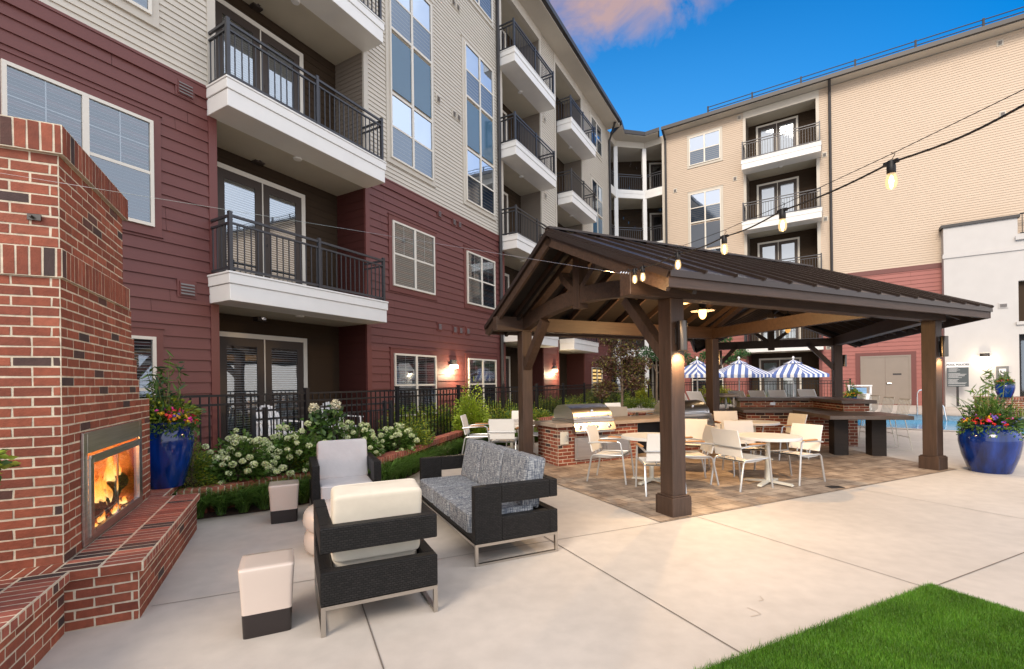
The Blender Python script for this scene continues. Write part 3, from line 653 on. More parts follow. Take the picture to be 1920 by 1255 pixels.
for s, z in ((-4.0, 12.1), (-7.05, 12.2), (-7.05, 9.1), (-.1, 12.25), (-.1, 9.2), (-3.75, 15.2), (5.9, 12.2), (5.85, 15.1), (-.05, 3.1)): vent(RW, s, z, .14, .18, M_beigetrim)
# steel service doors
m = MB(); m.box(1.16, 1.23, -.06, -.001, .40, 2.6); m.box(2.88, 2.95, -.06, -.001, .40, 2.6); m.box(1.23, 2.88, -.06, -.001, 2.53, 2.6); sdoor = m.build('service_door', M_taupe, RW)
m = MB(); m.box(1.23, 2.052, -.045, -.016, .42, 2.53); m.build('door_leaf', M_taupe, sdoor); m = MB(); m.box(2.058, 2.88, -.045, -.016, .42, 2.53); m.build('door_leaf', M_taupe, sdoor)
m = MB(); m.tube([(2.13, -.05, 1.35), (2.13, -.1, 1.35), (2.26, -.1, 1.35)], .018, 8); m.lathe([(0, -.03), (.04, -.03), (.04, .03), (0, .03)], 10, (2.13, -.06, 1.35)); m.build('door_handle', M_chrome, sdoor)
m = MB(); m.box(2.32, 2.62, -.052, -.046, 1.72, 1.79); m.build('door_plate', M_gutter, sdoor)
m = MB(); m.box(.98, 1.159, -.035, -.001, .4, 2.75); m.box(2.951, 3.13, -.035, -.001, .4, 2.75); m.box(1.159, 2.951, -.035, -.001, 2.601, 2.75); m.build('door_casing', M_redtrim, RW)
m = MB(); m.box(-7.6, 26, -.55, .3, EAVE+.02, EAVE+.16); m.build('roof_eave', M_beigetrim, RW)
m = MB(); m.box(-7.6, 26, -.68, -.551, EAVE+.04, EAVE+.22); m.box(-7.6, 26, -.56, 8, EAVE+.221, EAVE+.26); m.box(-5.2, 26, -.4, 6, EAVE+.261, EAVE+.34); m.build('gutter', M_gutter, RW)
m = MB()
for i in range(15): s = -5.2+i*2.1; m.box(s-.035, s+.035, -.45, -.37, EAVE+.34, EAVE+.66)
for z in (.42, .60): m.box(-5.2, 26, -.425, -.395, EAVE+z, EAVE+z+.03)
m.build('roof_rail', M_black, RW)
for s in (-7.55, .12): m = MB(); m.tube([(s, -.08, .4), (s, -.08, EAVE-.3), (s, -.56, EAVE+.05)], .06, 8); m.build('downspout', M_gutter, RW)
m = MB(); m.box(-7.75, 26, 1.02, 9, .2, EAVE-.01); m.build('building_core', M_brown, RW)

# ---------------------------------------------------------------- angled corner porches between the wings
CP = thing('porch_bay', 'stack of angled corner porches with white posts between the two wings', 'building', (7, 27.5, .3)); OFF[CP.name] = Vector((7, 27.5, .3))
A_ = FLp(25.5, 0); B_ = Vector((6.12, 27.05, 0)); C_ = Vector((7.85, 27.35, 0)); D_ = FR @ Vector((-7.7, 0, 0)); bk1 = FLp(25.6, 2.8)+Vector((1.0, 1.5, 0)); bk2 = FR @ Vector((-7.6, 2.6, 0))
front = [A_, B_, C_, D_]
poly = [(p.x, p.y) for p in front]+[(bk2.x, bk2.y), (bk1.x, bk1.y)]
m = MB(); 
def wallq(m, a, b, z0, z1, e=.152):
    d = (b-a); L_ = d.length; d.normalize(); siding(m, (a.x, a.y, 0), d, L_, z0, z1, e, Vector((d.y, -d.x, 0)))
wallq(m, FLp(25.6, 0), bk1, .3, 15.2); wallq(m, bk1, bk2, .3, 15.2); wallq(m, bk2, D_, .3, 15.2); m.build('porch_wall', M_brown, CP)
for z in FLOORS+[15.5]:
    sl = MB(); 
    if z < 15: 
        sl.prism(poly, z-.2, z); inn = [(p[0]+(7.1-p[0])*.012, p[1]+(28.6-p[1])*.012) for p in poly]; sl.prism(inn, z-.46, z-.2)
        slab = sl.build('porch_floor', M_white, CP)
        s2 = MB(); s2.prism([(p[0]+(7.1-p[0])*.05, p[1]+(28.6-p[1])*.05) for p in poly], z-.475, z-.455); s2.build('soffit', M_soffit, slab)
        ra_ = MB()
        for a, b in zip(front[:-1], front[1:]):
            d = (b-a).normalized(); n_ = Vector((-d.y, d.x, 0))*.1; a2 = a+n_+V(0, 0, z); b2 = b+n_+V(0, 0, z)
            for hz in (.07, .80, .92): ra_.bar(a2+V(0, 0, hz), b2+V(0, 0, hz), .036, .036)
            k = int((b-a).length/.12)
            for i in range(1, k): p = a2.lerp(b2, i/k); ra_.bar(p+V(0, 0, .07), p+V(0, 0, .8), .018, .018, (d.x, d.y, 0))
        ra_.build('railing', M_rail, slab)
    else:
        sl.prism(poly, z-.42, z-.02); sl.build('porch_frieze', M_beigetrim, CP)
for p in (B_, C_): m = MB(); m.box(p.x-.11, p.x+.11, p.y+.0, p.y+.22, .3, 15.1); m.build('porch_post', M_white, CP)
for z in [.3]+FLOORS:
    dd = MB(); d = (bk2-bk1).normalized(); L_ = (bk2-bk1).length; n_ = Vector((d.y, -d.x, 0))
    def fq(a, b, z0, z1, o): p = bk1+d*a+n_*o; q = bk1+d*b+n_*o; dd.quad((p.x, p.y, z0), (q.x, q.y, z0), (q.x, q.y, z1), (p.x, p.y, z1))
    for a, b in ((.35, 1.25), (L_-1.7, L_-.15)):
        fq(a, b, z, z+2.3, .05)
    dr = dd.build('porch_door', M_cream, CP); dd = MB()
    for a, b in ((.35, 1.25), (L_-1.7, L_-.15)): fq(a+.1, b-.1, z, z+2.2, .06)
    dd.build('door_leaf', M_door, dr); dd = MB()
    for a, b in ((.45, 1.15), (L_-1.6, L_-.95), (L_-.9, L_-.25)): fq(a+.12, b-.1, z+.25, z+2.05, .07)
    dd.build('door_glass', G_up, dr)
m = MB(); pr = [(FLp(25.0, -.86).x, FLp(25.0, -.86).y), (B_.x+.35, B_.y-.75), (C_.x-.15, C_.y-.75), ((FR @ Vector((-7.7, -.68, 0))).x, (FR @ Vector((-7.7, -.68, 0))).y), (bk2.x, bk2.y+3), (bk1.x, bk1.y+3)]
m.prism(pr, EAVE+.03, EAVE+.24); m.build('gutter', M_gutter, CP); m = MB(); m.prism([(p[0]+(7-p[0])*.03, p[1]+(29-p[1])*.03) for p in pr], EAVE-.0, EAVE+.03); m.build('roof_eave', M_beigetrim, CP)
for p in (B_, C_): m = MB(); m.lathe([(.0, .5), (.16, .48), (.16, .3), (.1, .28), (.1, 0)], 10, (p.x+.1, p.y+1.2, EAVE+.24)); m.build('roof_vent', M_black, CP)

# ---------------------------------------------------------------- white clubhouse
CH = thing('clubhouse', 'white stucco two storey clubhouse at the right edge, by the pool', 'building', (6, -.4, .4), frame=FR)
m = MB(); y0 = -.45
def wpan(s0, s1, z0, z1): m.box(s0, s1, y0, 1.5, z0, z1)
wpan(4.0, 6.18, .35, 7.83); wpan(6.18, 26, 7.1, 7.2); wpan(6.18, 8.0, 3.25, 3.75); wpan(8.0, 26, .35, 7.1); wpan(6.18, 8.0, 5.35, 7.1)
m.build('stucco_wall', M_stucco, CH)
m = MB(); m.box(3.96, 8.4, y0-.05, y0-.001, 6.55, 6.72); m.box(6.1, 8.2, y0-.08, y0-.001, 3.62, 3.72); m.box(6.1, 26, y0-.1, y0-.051, 6.95, 7.1); m.build('stucco_band', M_stucco, CH)
m = MB(); m.box(3.92, 6.24, y0-.07, 1.6, 7.831, 7.95); m.build('parapet_cap', M_gutter, CH)
m = MB(); m.box(6.2, 8.0, y0+.25, y0+.3, 3.75, 5.35); m.build('dark_window', M_brown, CH)
m = MB(); m.box(6.2, 8.0, y0+.3, y0+.34, .4, 3.25); d_ = m.build('entrance_door', M_black, CH); m = MB(); m.quad((6.3, y0+.29, .6), (7.9, y0+.29, .6), (7.9, y0+.29, 3.0), (6.3, y0+.29, 3.0)); m.build('door_glass', G_low, d_)
m = MB(); 
for i in range(14): m.box(6.3+i*.12, 6.32+i*.12, y0+.0, y0+.02, 7.2, 7.95)
m.box(6.25, 9, y0-.01, y0+.03, 7.95, 8.0); m.box(6.25, 9, y0-.01, y0+.03, 7.2, 7.24); m.build('balcony_railing', M_black, CH)
for s, z in ((4.68, 4.58-.2), (5.0, 4.58-.2), (5.75, 4.42)): vent(CH, s, z, .22, .16, M_stucco, y0)
# ---------------------------------------------------------------- brickwork
BR = [(.225, .056, .028), (.25, .066, .034), (.185, .044, .022), (.235, .060, .030), (.275, .078, .042), (.19, .048, .026)]
BD = [(.060, .030, .026), (.045, .026, .024), (.085, .034, .026)]
MORT = (.56, .485, .37)
def bricks(m, O, U, W, N_, W_, H_, bw=.2032, bh=.0677, half=True, mo=.0125, out=.0015, skip=None, pal=BR, dark=.07, r=None, seed=None):
    """courses of separate bricks on the rectangle O + U*[0,W_] + W*[0,H_], facing N_"""
    r = random.Random(seed if seed is not None else int(1000*abs(O[0]+3*O[1]+7*O[2]))+int(W_*100)); O = Vector(O); U = Vector(U); W = Vector(W); N_ = Vector(N_)
    rows = max(1, round(H_/bh)); bh = H_/rows
    for k in range(rows):
        x = -(bw/2 if half and k % 2 else 0)
        while x < W_-.004:
            a = max(0, x)+mo/2; b = min(W_, x+bw)-mo/2; x += bw
            if b-a < .012: continue
            z0 = k*bh+mo/2; z1 = (k+1)*bh-mo/2
            if skip and b > skip[0]+.01 and a < skip[1]-.01 and z1 > skip[2]+.01 and z0 < skip[3]-.01:
                if a < skip[0]-.03: b = skip[0]
                elif b > skip[1]+.03: a = skip[1]
                else: continue
            j = lambda s=.0022: r.uniform(-s, s)
            c = r.choice(BD if r.random() < dark else pal); f = r.uniform(.86, 1.14); m.col = tuple(v*f for v in c)
            o = out+r.uniform(-.0005, .001)
            q = [O+U*(a+j())+W*(z0+j()), O+U*(b+j())+W*(z0+j()), O+U*(b+j())+W*(z1+j()), O+U*(a+j())+W*(z1+j())]
            t = [p+N_*o for p in q]; ib = .003
            cen = (t[0]+t[1]+t[2]+t[3])/4
            tt = [p+((cen-p).normalized())*ib+N_*.001 for p in t]
            m.add([p-N_*.02 for p in q]+t+tt, [(0,1,5,4),(1,2,6,5),(2,3,7,6),(3,0,4,7),(4,5,9,8),(5,6,10,9),(6,7,11,10),(7,4,8,11),(8,9,10,11)])
    m.col = MORT
def core(m, *b): m.col = MORT; m.box(*b)
X, Y, Z = V(1, 0, 0), V(0, 1, 0), V(0, 0, 1)

# ---------------------------------------------------------------- fireplace (pavilion frame)
FPL = thing('outdoor_fireplace', 'tall red brick outdoor fireplace with a burning gas log firebox', 'fireplace', (-1.9, 5.2, 0), frame=FP)
pf, q0, LEFT = -1.41, 4.24, -4.2
ch = MB()
def sect(z0, z1, qe, pr=0, soldier=False, skip=None):
    p = pf+pr; qa = q0-pr
    if skip: 
        core(ch, -3.2, p-.62, qa, qe, z0, z1); core(ch, p-.62, p, qa, skip[0], z0, z1); core(ch, p-.62, p, skip[1], qe, z0, z1); core(ch, p-.619, p-.001, skip[0], skip[1], skip[3], z1); core(ch, LEFT, -3.2, qa, qe, z0, z1)
    else: core(ch, LEFT, p, qa, qe, z0, z1)
    kw = dict(bw=.0677, bh=.2, half=False) if soldier else {}
    sk = (skip[0]-qa, skip[1]-qa, skip[2]-z0, skip[3]-z0) if skip else None
    bricks(ch, (p, qa, z0), Y, Z, X, qe-qa, z1-z0, skip=sk, **kw)
    n_ = p-LEFT; nb = math.ceil(n_/(.0677 if soldier else .2032)); bricks(ch, (p-n_, qa, z0), X, Z, -Y, n_, z1-z0, **kw)
    bricks(ch, (p, qe, z0), -X, Z, Y, .8, z1-z0, **kw)
    bricks(ch, (p, qa, z1), -X, Y, Z, 1.4, qe-qa) if soldier else None
sect(.40, 1.48, 6.47, skip=(4.62, 6.0, .4, 1.2))
prev = 1.48
for z1, qe in ((1.683, 6.09), (1.886, 6.01), (2.089, 5.93), (2.36, 5.84)): sect(prev, z1, qe); prev = z1
sect(2.36, 2.56, 5.735, .018, True); sect(2.56, 3.20, 5.60); sect(3.20, 3.40, 5.66, .03, True)
ch.build('chimney', M_brick, FPL)
hb = MB()
def ledge(p1, qa, qb, back, ends=(True, True), zt=.405):
    zc = zt-.07
    core(hb, back, p1, qa, qb, 0, zc); bricks(hb, (p1, qa, 0), Y, Z, X, qb-qa, zc)
    if ends[0]: bricks(hb, (back, qa, 0), X, Z, -Y, p1-back, zc)
    if ends[1]: bricks(hb, (p1, qb, 0), -X, Z, Y, p1-back, zc)
    pc = p1+.03; a = qa-(.02 if ends[0] else 0); b = qb+(.02 if ends[1] else 0)
    core(hb, back, pc, a, b, zc+.001, zt)
    kw = dict(bw=.081, half=False, dark=.1, mo=.019, pal=[(.30, .085, .055), (.27, .075, .05), (.33, .10, .065), (.24, .066, .045)])
    
    bricks(hb, (pc, a, zt), Y, -X, Z, b-a, pc-back, bh=.235, **kw); bricks(hb, (pc, a, zc), Y, Z, X, b-a, zt-zc, bh=.095, **kw)
    if ends[0]: bricks(hb, (back, a, zc), X, Z, -Y, pc-back, zt-zc, bw=.235, bh=.095, half=False)
    if ends[1]: bricks(hb, (pc, b, zc), -X, Z, Y, pc-back, zt-zc, bw=.235, bh=.095, half=False)
ledge(-.955, 4.06, 6.30, -1.40)
core(hb, -3.2, -1.402, 4.041, 4.3, 0, .405); bricks(hb, (-1.402, 4.041, .405), -X, Y, Z, 1.8, .2, bw=.0677, bh=.2, half=False)
ledge(-1.345, 1.2, 4.04, -3.2, (False, False)); ledge(-1.30, 6.32, 7.62, -2.6, (False, True), .40)
hb.build('hearth', M_brick, FPL)
# steel firebox surround
fb = MB(); p = pf+.004
fb.box(p, p+.016, 4.54, 4.62, .415, 1.265); fb.box(p, p+.016, 6.0, 6.08, .415, 1.265); fb.box(p, p+.016, 4.62, 6.0, 1.10, 1.265); fb.box(p, p+.016, 4.62, 6.0, .415, .46)
fb.box(p+.016, p+.035, 4.63, 5.99, 1.06, 1.085); fb.box(p+.001, p+.03, 4.63, 4.70, .46, 1.06); fb.box(p+.001, p+.03, 5.92, 5.99, .46, 1.06); fb.box(p+.001, p+.03, 4.70, 5.92, 1.02, 1.06); fb.box(p+.001, p+.03, 4.70, 5.92, .46, .50)
fs = fb.build('firebox_surround', M_steel, FPL, bevel=.003, seg=1)
g = MB(); g.box(p+.008, p+.02, 5.30, 5.318, .5, 1.02); g.build('door_stile', M_chrome, fs)
g = MB(); g.quad((p+.006, 4.70, .5), (p+.006, 5.92, .5), (p+.006, 5.92, 1.02), (p+.006, 4.70, 1.02)); g.build('glass_door', G_clear, FPL)
for q in (5.24, 5.38): g = MB(); g.bar((p+.035, q-.04, .52), (p+.035, q+.04, .52), .012, .012); g.build('door_handle', M_chrome, fs)
M_fire = mat('firebrick', (.34, .17, .085), .9, var=.3, vscale=5, bump=.4, bscale=25)
g = MB(); pb = pf-.5
g.box(pb, pb+.02, 4.63, 5.99, .42, 1.19); g.box(pb, pf-.01, 4.6, 4.63, .42, 1.19); g.box(pb, pf-.01, 5.99, 6.02, .42, 1.19); g.box(pb, pf-.01, 4.63, 5.99, .41, .44); g.box(pb, pf-.01, 4.63, 5.99, 1.18, 1.2); g.build('firebox_lining', M_fire, FPL)
M_log = mat('charred_log', (.035, .022, .016), .9, var=.6, vscale=14, bump=1, bscale=30)
M_ember = mat('embers', (.12, .05, .03), .9, attr=True, var=.6, vscale=60)
def log(a, b, r):
    m = MB(); a = Vector(a); b = Vector(b); n = 9; rr = random.Random(int(a.y*100)); pts = [a.lerp(b, i/n)+V(rr.uniform(-.008, .008), 0, rr.uniform(-.012, .012)) for i in range(n+1)]
    m.tube(pts, [r*rr.uniform(.86, 1.12) for _ in pts], 12); m.build('gas_log', M_log, FPL)
log((pf-.085, 4.74, .54), (pf-.10, 5.30, .60), .068); log((pf-.10, 5.36, .62), (pf-.13, 5.84, .70), .085); log((pf-.20, 4.78, .62), (pf-.22, 5.5, .68), .05); log((pf-.07, 5.24, .53), (pf-.10, 5.62, .56), .042); log((pf-.15, 5.05, .64), (pf-.17, 5.45, .72), .04)
m = MB(); rr = random.Random(3)
for i in range(520):
    x, y = pf-.02-rr.random()*.22, 4.72+rr.random()*1.2; s = rr.uniform(.008, .018); m.col = rr.choice([(.9, .25, .04), (.2, .05, .03), (.05, .03, .03), (.35, .28, .2), (.06, .05, .1)]); z = .445+s*.5+rr.random()*.02
    m.add([(x-s, y, z), (x, y-s, z), (x+s, y, z), (x, y+s, z), (x, y, z+s)], [(0, 1, 4), (1, 2, 4), (2, 3, 4), (3, 0, 4)])
m.build('ember_bed', M_ember, FPL)
def flamemat():
    m = bpy.data.materials.new('flame'); m.use_nodes = True; nt = m.node_tree; nt.nodes.clear(); L = nt.links.new
    o = nt.nodes.new('ShaderNodeOutputMaterial'); e = nt.nodes.new('ShaderNodeEmission'); t = nt.nodes.new('ShaderNodeBsdfTransparent'); mx = nt.nodes.new('ShaderNodeMixShader')
    a = nt.nodes.new('ShaderNodeVertexColor'); a.layer_name = 'Col'; sp = nt.nodes.new('ShaderNodeSeparateColor'); L(a.outputs[0], sp.inputs[0])
    cr = nt.nodes.new('ShaderNodeValToRGB'); el = cr.color_ramp.elements; el[0].color = (1, .66, .26, 1); el[1].color = (.75, .10, .008, 1); k = el.new(.4); k.color = (1, .38, .06, 1); L(sp.outputs[0], cr.inputs[0])
    L(cr.outputs[0], e.inputs[0]); e.inputs[1].default_value = 1.15
    tcn = nt.nodes.new('ShaderNodeTexCoord'); mp = nt.nodes.new('ShaderNodeMapping'); mp.inputs['Scale'].default_value = (9, 9, 3); L(tcn.outputs['Object'], mp.inputs[0]); nz = nt.nodes.new('ShaderNodeTexNoise'); nz.inputs['Scale'].default_value = 2.5; nz.inputs['Detail'].default_value = 4; L(mp.outputs[0], nz.inputs[0])
    lw = nt.nodes.new('ShaderNodeLayerWeight'); lw.inputs[0].default_value = .35; inv = nt.nodes.new('ShaderNodeMath'); inv.operation = 'SUBTRACT'; inv.inputs[0].default_value = 1.0; L(lw.outputs['Facing'], inv.inputs[1])
    h = nt.nodes.new('ShaderNodeMath'); h.operation = 'SUBTRACT'; h.inputs[0].default_value = 1.12; L(sp.outputs[0], h.inputs[1])
    mu = nt.nodes.new('ShaderNodeMath'); mu.operation = 'MULTIPLY'; L(inv.outputs[0], mu.inputs[0]); L(h.outputs[0], mu.inputs[1]); m2 = nt.nodes.new('ShaderNodeMath'); m2.operation = 'MULTIPLY'; L(mu.outputs[0], m2.inputs[0]); L(nz.outputs[0], m2.inputs[1])
    m3 = nt.nodes.new('ShaderNodeMath'); m3.operation = 'MULTIPLY'; m3.inputs[1].default_value = 1.7; m3.use_clamp = True; L(m2.outputs[0], m3.inputs[0])
    L(m3.outputs[0], mx.inputs[0]); L(t.outputs[0], mx.inputs[1]); L(e.outputs[0], mx.inputs[2]); L(mx.outputs[0], o.inputs[0]); return m
M_flame = flamemat()
def flame(q, pd, z, h, r, seed):
    m = MB(); rr = random.Random(seed); n = 12; ph = rr.random()*6; am = rr.uniform(.015, .04); k = 9; vs = []; b = len(m.v)
    for i in range(n+1):
        t = i/n; rad = r*(math.sin(math.pi*min(1, t*.8+.22))**.8)*(1-t)**.75+.001
        cx = am*math.sin(ph+t*5)*t; cyy = am*1.4*math.sin(ph*1.7+t*6)*t
        for j in range(k): a = 6.283*j/k; m.col = (t, t, t); m.add([(pf-pd*.5+cx+rad*.6*math.cos(a), q+cyy+rad*math.sin(a), z+h*t)], [])
    m.smooth = True; m.add([], [])
    for i in range(n):
        for j in range(k): m.f.append([i*k+j, i*k+(j+1) % k, (i+1)*k+(j+1) % k, (i+1)*k+j]); m.sm.append(True)
    m.build('flame', M_flame, FPL)
fr_ = random.Random(21)
for q, pd, z, h, k in [(4.80, .2, .58, .16, 4), (4.92, .22, .6, .14, 4), (5.05, .2, .6, .24, 5), (5.16, .18, .60, .34, 7), (5.27, .16, .58, .28, 6), (5.40, .24, .66, .20, 4), (5.56, .22, .70, .30, 6), (5.66, .24, .74, .36, 7), (5.76, .22, .72, .28, 5), (5.86, .2, .62, .18, 3), (4.86, .06, .47, .09, 3), (5.12, .05, .47, .08, 3), (5.40, .06, .48, .10, 4), (5.62, .05, .49, .09, 3)]:
    for n_ in range(k): flame(q+fr_.uniform(-.06, .06), pd+fr_.uniform(-.05, .05), z+fr_.uniform(-.03, .03), h*fr_.uniform(.5, 1.15), .03+h*.07*fr_.uniform(.6, 1.2), fr_.randint(0, 9999))
fl = bpy.data.lights.new('fire_light', 'POINT'); fl.energy = 22; fl.color = (1, .45, .14); fl.shadow_soft_size = .12; fo = bpy.data.objects.new('fire_light', fl); col.objects.link(fo); fo.location = P(pf-.33, 5.3, .80)
g = MB(); g.box(-1.57, -1.50, q0-.016, q0-.004, 2.735, 2.775); g.tube([(-1.545, q0-.016, 2.755), (-1.545, q0-.05, 2.755)], .010, 6); g.build('cable_bracket', M_sconce, FPL)

# ---------------------------------------------------------------- planter wall with rowlock cap
pw = MB(); wth = .215
path = resample(PW, 170)
for i in range(169):
    a, b = path[i], path[i+1]; d = V(b.x-a.x, b.y-a.y, 0).normalized(); n_ = V(d.y, -d.x, 0)    # towards the courtyard
    zt = (a.z+b.z)/2; mo = .010
    def blk(o0, o1, za, zb, c, g):
        pw.col = c; p0 = V(a.x, a.y, 0)+d*g; p1 = V(b.x, b.y, 0)-d*g
        pw.add([p0+n_*o0+Z*za, p1+n_*o0+Z*za, p1+n_*o1+Z*za, p0+n_*o1+Z*za, p0+n_*o0+Z*zb, p1+n_*o0+Z*zb, p1+n_*o1+Z*zb, p0+n_*o1+Z*zb], [(0,1,5,4),(1,2,6,5),(2,3,7,6),(3,0,4,7),(4,5,6,7)])
    f = rng.uniform(.85, 1.15); blk(-.105, .12, zt-.095, zt, tuple(v*f for v in rng.choice([(.36, .11, .07), (.31, .09, .06), (.40, .13, .085), (.27, .078, .052)])), mo)
    blk(-.1, .112, zt-.1, zt-.006, MORT, 0)
    blk(-.1, .09, 0, zt-.1, tuple(v*f*.8 for v in rng.choice(BR)), 0)
for k in range(1, 10):
    z = .3+.0677*(k-6)
tag(pw.build('planter_wall', M_brick), 'low curved red brick planter wall with a rowlock cap', 'wall')
# ---------------------------------------------------------------- pavilion
PV = thing('pavilion', 'dark timber open pavilion with a bronze metal gable roof and bent plan', 'pavilion', (7, 6.1, 0), frame=FP)
d3 = V(.737, .676, 0); n3 = V(.676, -.737, 0)
pA, pB, pC, pD = V(4.165, 4.31, 0), V(10.15, 4.31, 0), V(4.1, 8.08, 0), V(9.1, 8.1, 0); pE = pB+d3*6.27; pF = pE-n3*3.47
def gz(p): return zg((FP @ p).y)
BZ0, BZ1 = 2.575, 2.84
for p, ang in ((pA, 0), (pB, 0), (pC, 0), (pD, 0), (pE, 42.5), (pF, 42.5)):
    m = MB(); m.M = Matrix.Translation(p) @ Matrix.Rotation(R(ang), 4, 'Z'); z = gz(p); m.box(-.105, .105, -.105, .105, z-.05, BZ0+.001); po = m.build('post', M_wood, PV, bevel=.006, seg=1)
    m = MB(); m.M = Matrix.Translation(p) @ Matrix.Rotation(R(ang), 4, 'Z'); m.box(-.148, .148, -.148, .148, z-.05, z+.225); m.box(-.135, .135, -.135, .135, z+.225, z+.24); m.build('post_base', M_wood, po, bevel=.008, seg=1)
def beam(a, b, w_, z0, z1, name='beam', mt=None):
    m = MB(); zc = (z0+z1)/2; m.bar((a.x, a.y, zc), (b.x, b.y, zc), w_, z1-z0); return m.build(name, mt or M_woodx, PV, bevel=.006, seg=1)
beam(V(3.48, 4.31, 0), pB+V(.28, 0, 0), .19, BZ0, BZ1); beam(V(3.48, 8.08, 0), pD+V(.12, 0, 0), .19, BZ0, BZ1-.002)
beam(pB+d3*.1, pE+d3*.5, .19, BZ0+.001, BZ1-.001); beam(pD+d3*.1, pF+d3*.5, .19, BZ0+.003, BZ1-.003)
ZR, ZE = 3.88, 2.73
rb = V(9.69, 6.125, ZR); rl = V(3.5, 6.125, ZR); re_ = V(14.13, 10.2, ZR)
c1, c2 = V(3.5, 3.62, ZE), V(10.46, 3.62, ZE); c3, c4 = V(8.91, 8.63, ZE), V(3.5, 8.63, ZE); c5, c6 = V(15.74, 8.46, ZE), V(12.53, 11.95, ZE)
slopes = [(c1, c2, rb, rl), (c3, c4, rl, rb), (c2, c5, re_, rb), (c6, c3, rb, re_)]
for sl in slopes:
    m = MB(); t = V(0, 0, -.028); vs = list(sl)+[p+t for p in sl]; m.add(vs, [(0, 1, 2, 3), (0, 4, 5, 1), (3, 2, 6, 7), (1, 5, 6, 2), (0, 3, 7, 4)]); ro = m.build('roof_panel', M_roof, PV)
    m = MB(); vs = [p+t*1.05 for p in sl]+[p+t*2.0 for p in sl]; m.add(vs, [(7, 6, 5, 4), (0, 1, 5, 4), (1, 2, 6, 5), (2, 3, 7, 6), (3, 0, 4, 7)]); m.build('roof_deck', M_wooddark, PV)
    a, b, c, d = sl; L_ = (b-a).length; u = (b-a).normalized(); up = (d-a)-u*(d-a).dot(u); m = MB(); nn_ = u.cross(up).normalized(); 
    if nn_.z < 0: nn_ = -nn_
    s0 = (d-a).dot(u); s1 = L_-(c-b).dot(-u); k = int(L_/.46)
    for i in range(k+1):
        s = min(L_-.02, .02+i*.46); f = 1.0
        if s < s0 and s0 > 0: f = s/s0
        if s > s1 and s1 < L_: f = (L_-s)/(L_-s1)
        if f < .05: continue
        p0 = a+u*s+nn_*.016-up.normalized()*.02; p1 = a+u*s+up*min(1, f)+nn_*.016; m.bar(p0, p1, .022, .034, nn_)
    m.build('roof_seam', M_roof, ro)
    m = MB(); out = -V(up.x, up.y, 0).normalized()
    zf = .19
    m.bar(a+V(0, 0, -.10)-out*.045, b+V(0, 0, -.10)-out*.045, .04, .145); m.build('fascia_board', M_woodx, PV)
    m = MB(); m.bar(a+V(0, 0, -.045)-out*.012, b+V(0, 0, -.045)-out*.012, .03, .05); m.build('drip_edge', M_roof, PV)
    # rafters
    k = int(L_/.61)
    for i in range(k+1):
        s = .12+i*.61
        if s > L_-.1: break
        f = 1.0
        if s < s0 and s0 > 0: f = s/s0
        if s > s1 and s1 < L_: f = (L_-s)/(L_-s1)
        if f < .1: continue
        p0 = a+u*s+up*.03-nn_*.105; p1 = a+u*s+up*(f*.985)-nn_*.105; m = MB(); m.bar(p0, p1, .042, .10, nn_); m.build('rafter', M_woodx, PV)
m = MB(); m.bar(rl+V(0, 0, .02), rb+V(0, 0, .02), .14, .03); m.bar(rb+V(0, 0, .021), re_+V(0, 0, .021), .14, .03); m.bar(rb+V(0, 0, .018), c2+V(0, 0, .02), .10, .03); m.build('ridge_cap', M_roof, PV)
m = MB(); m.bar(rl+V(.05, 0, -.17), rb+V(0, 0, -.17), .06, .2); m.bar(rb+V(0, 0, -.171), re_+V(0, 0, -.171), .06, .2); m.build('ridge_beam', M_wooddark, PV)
def rake(a, r, c, inw):
    for e in (a, c):
        u = (r-e).normalized(); m = MB(); n_ = Vector((0, 0, 1))-u*u.z; n_.normalize()
        m.bar(e-n_*.125+inw*.045, r-n_*.125+inw*.045, .045, .20, n_); m.build('rake_board', M_woodx, PV)
        m = MB(); m.bar(e-n_*.05+inw*.0, r-n_*.05+inw*.0, .04, .07, n_); m.build('rake_trim', M_roof, PV)
        m = MB(); m.bar(e-n_*.16+inw*.42, r-n_*.16+inw*.42, .06, .14, n_); m.build('rafter', M_wooddark, PV)
rake(c1, rl, c4, X); rake(c5, re_, c6, -d3)
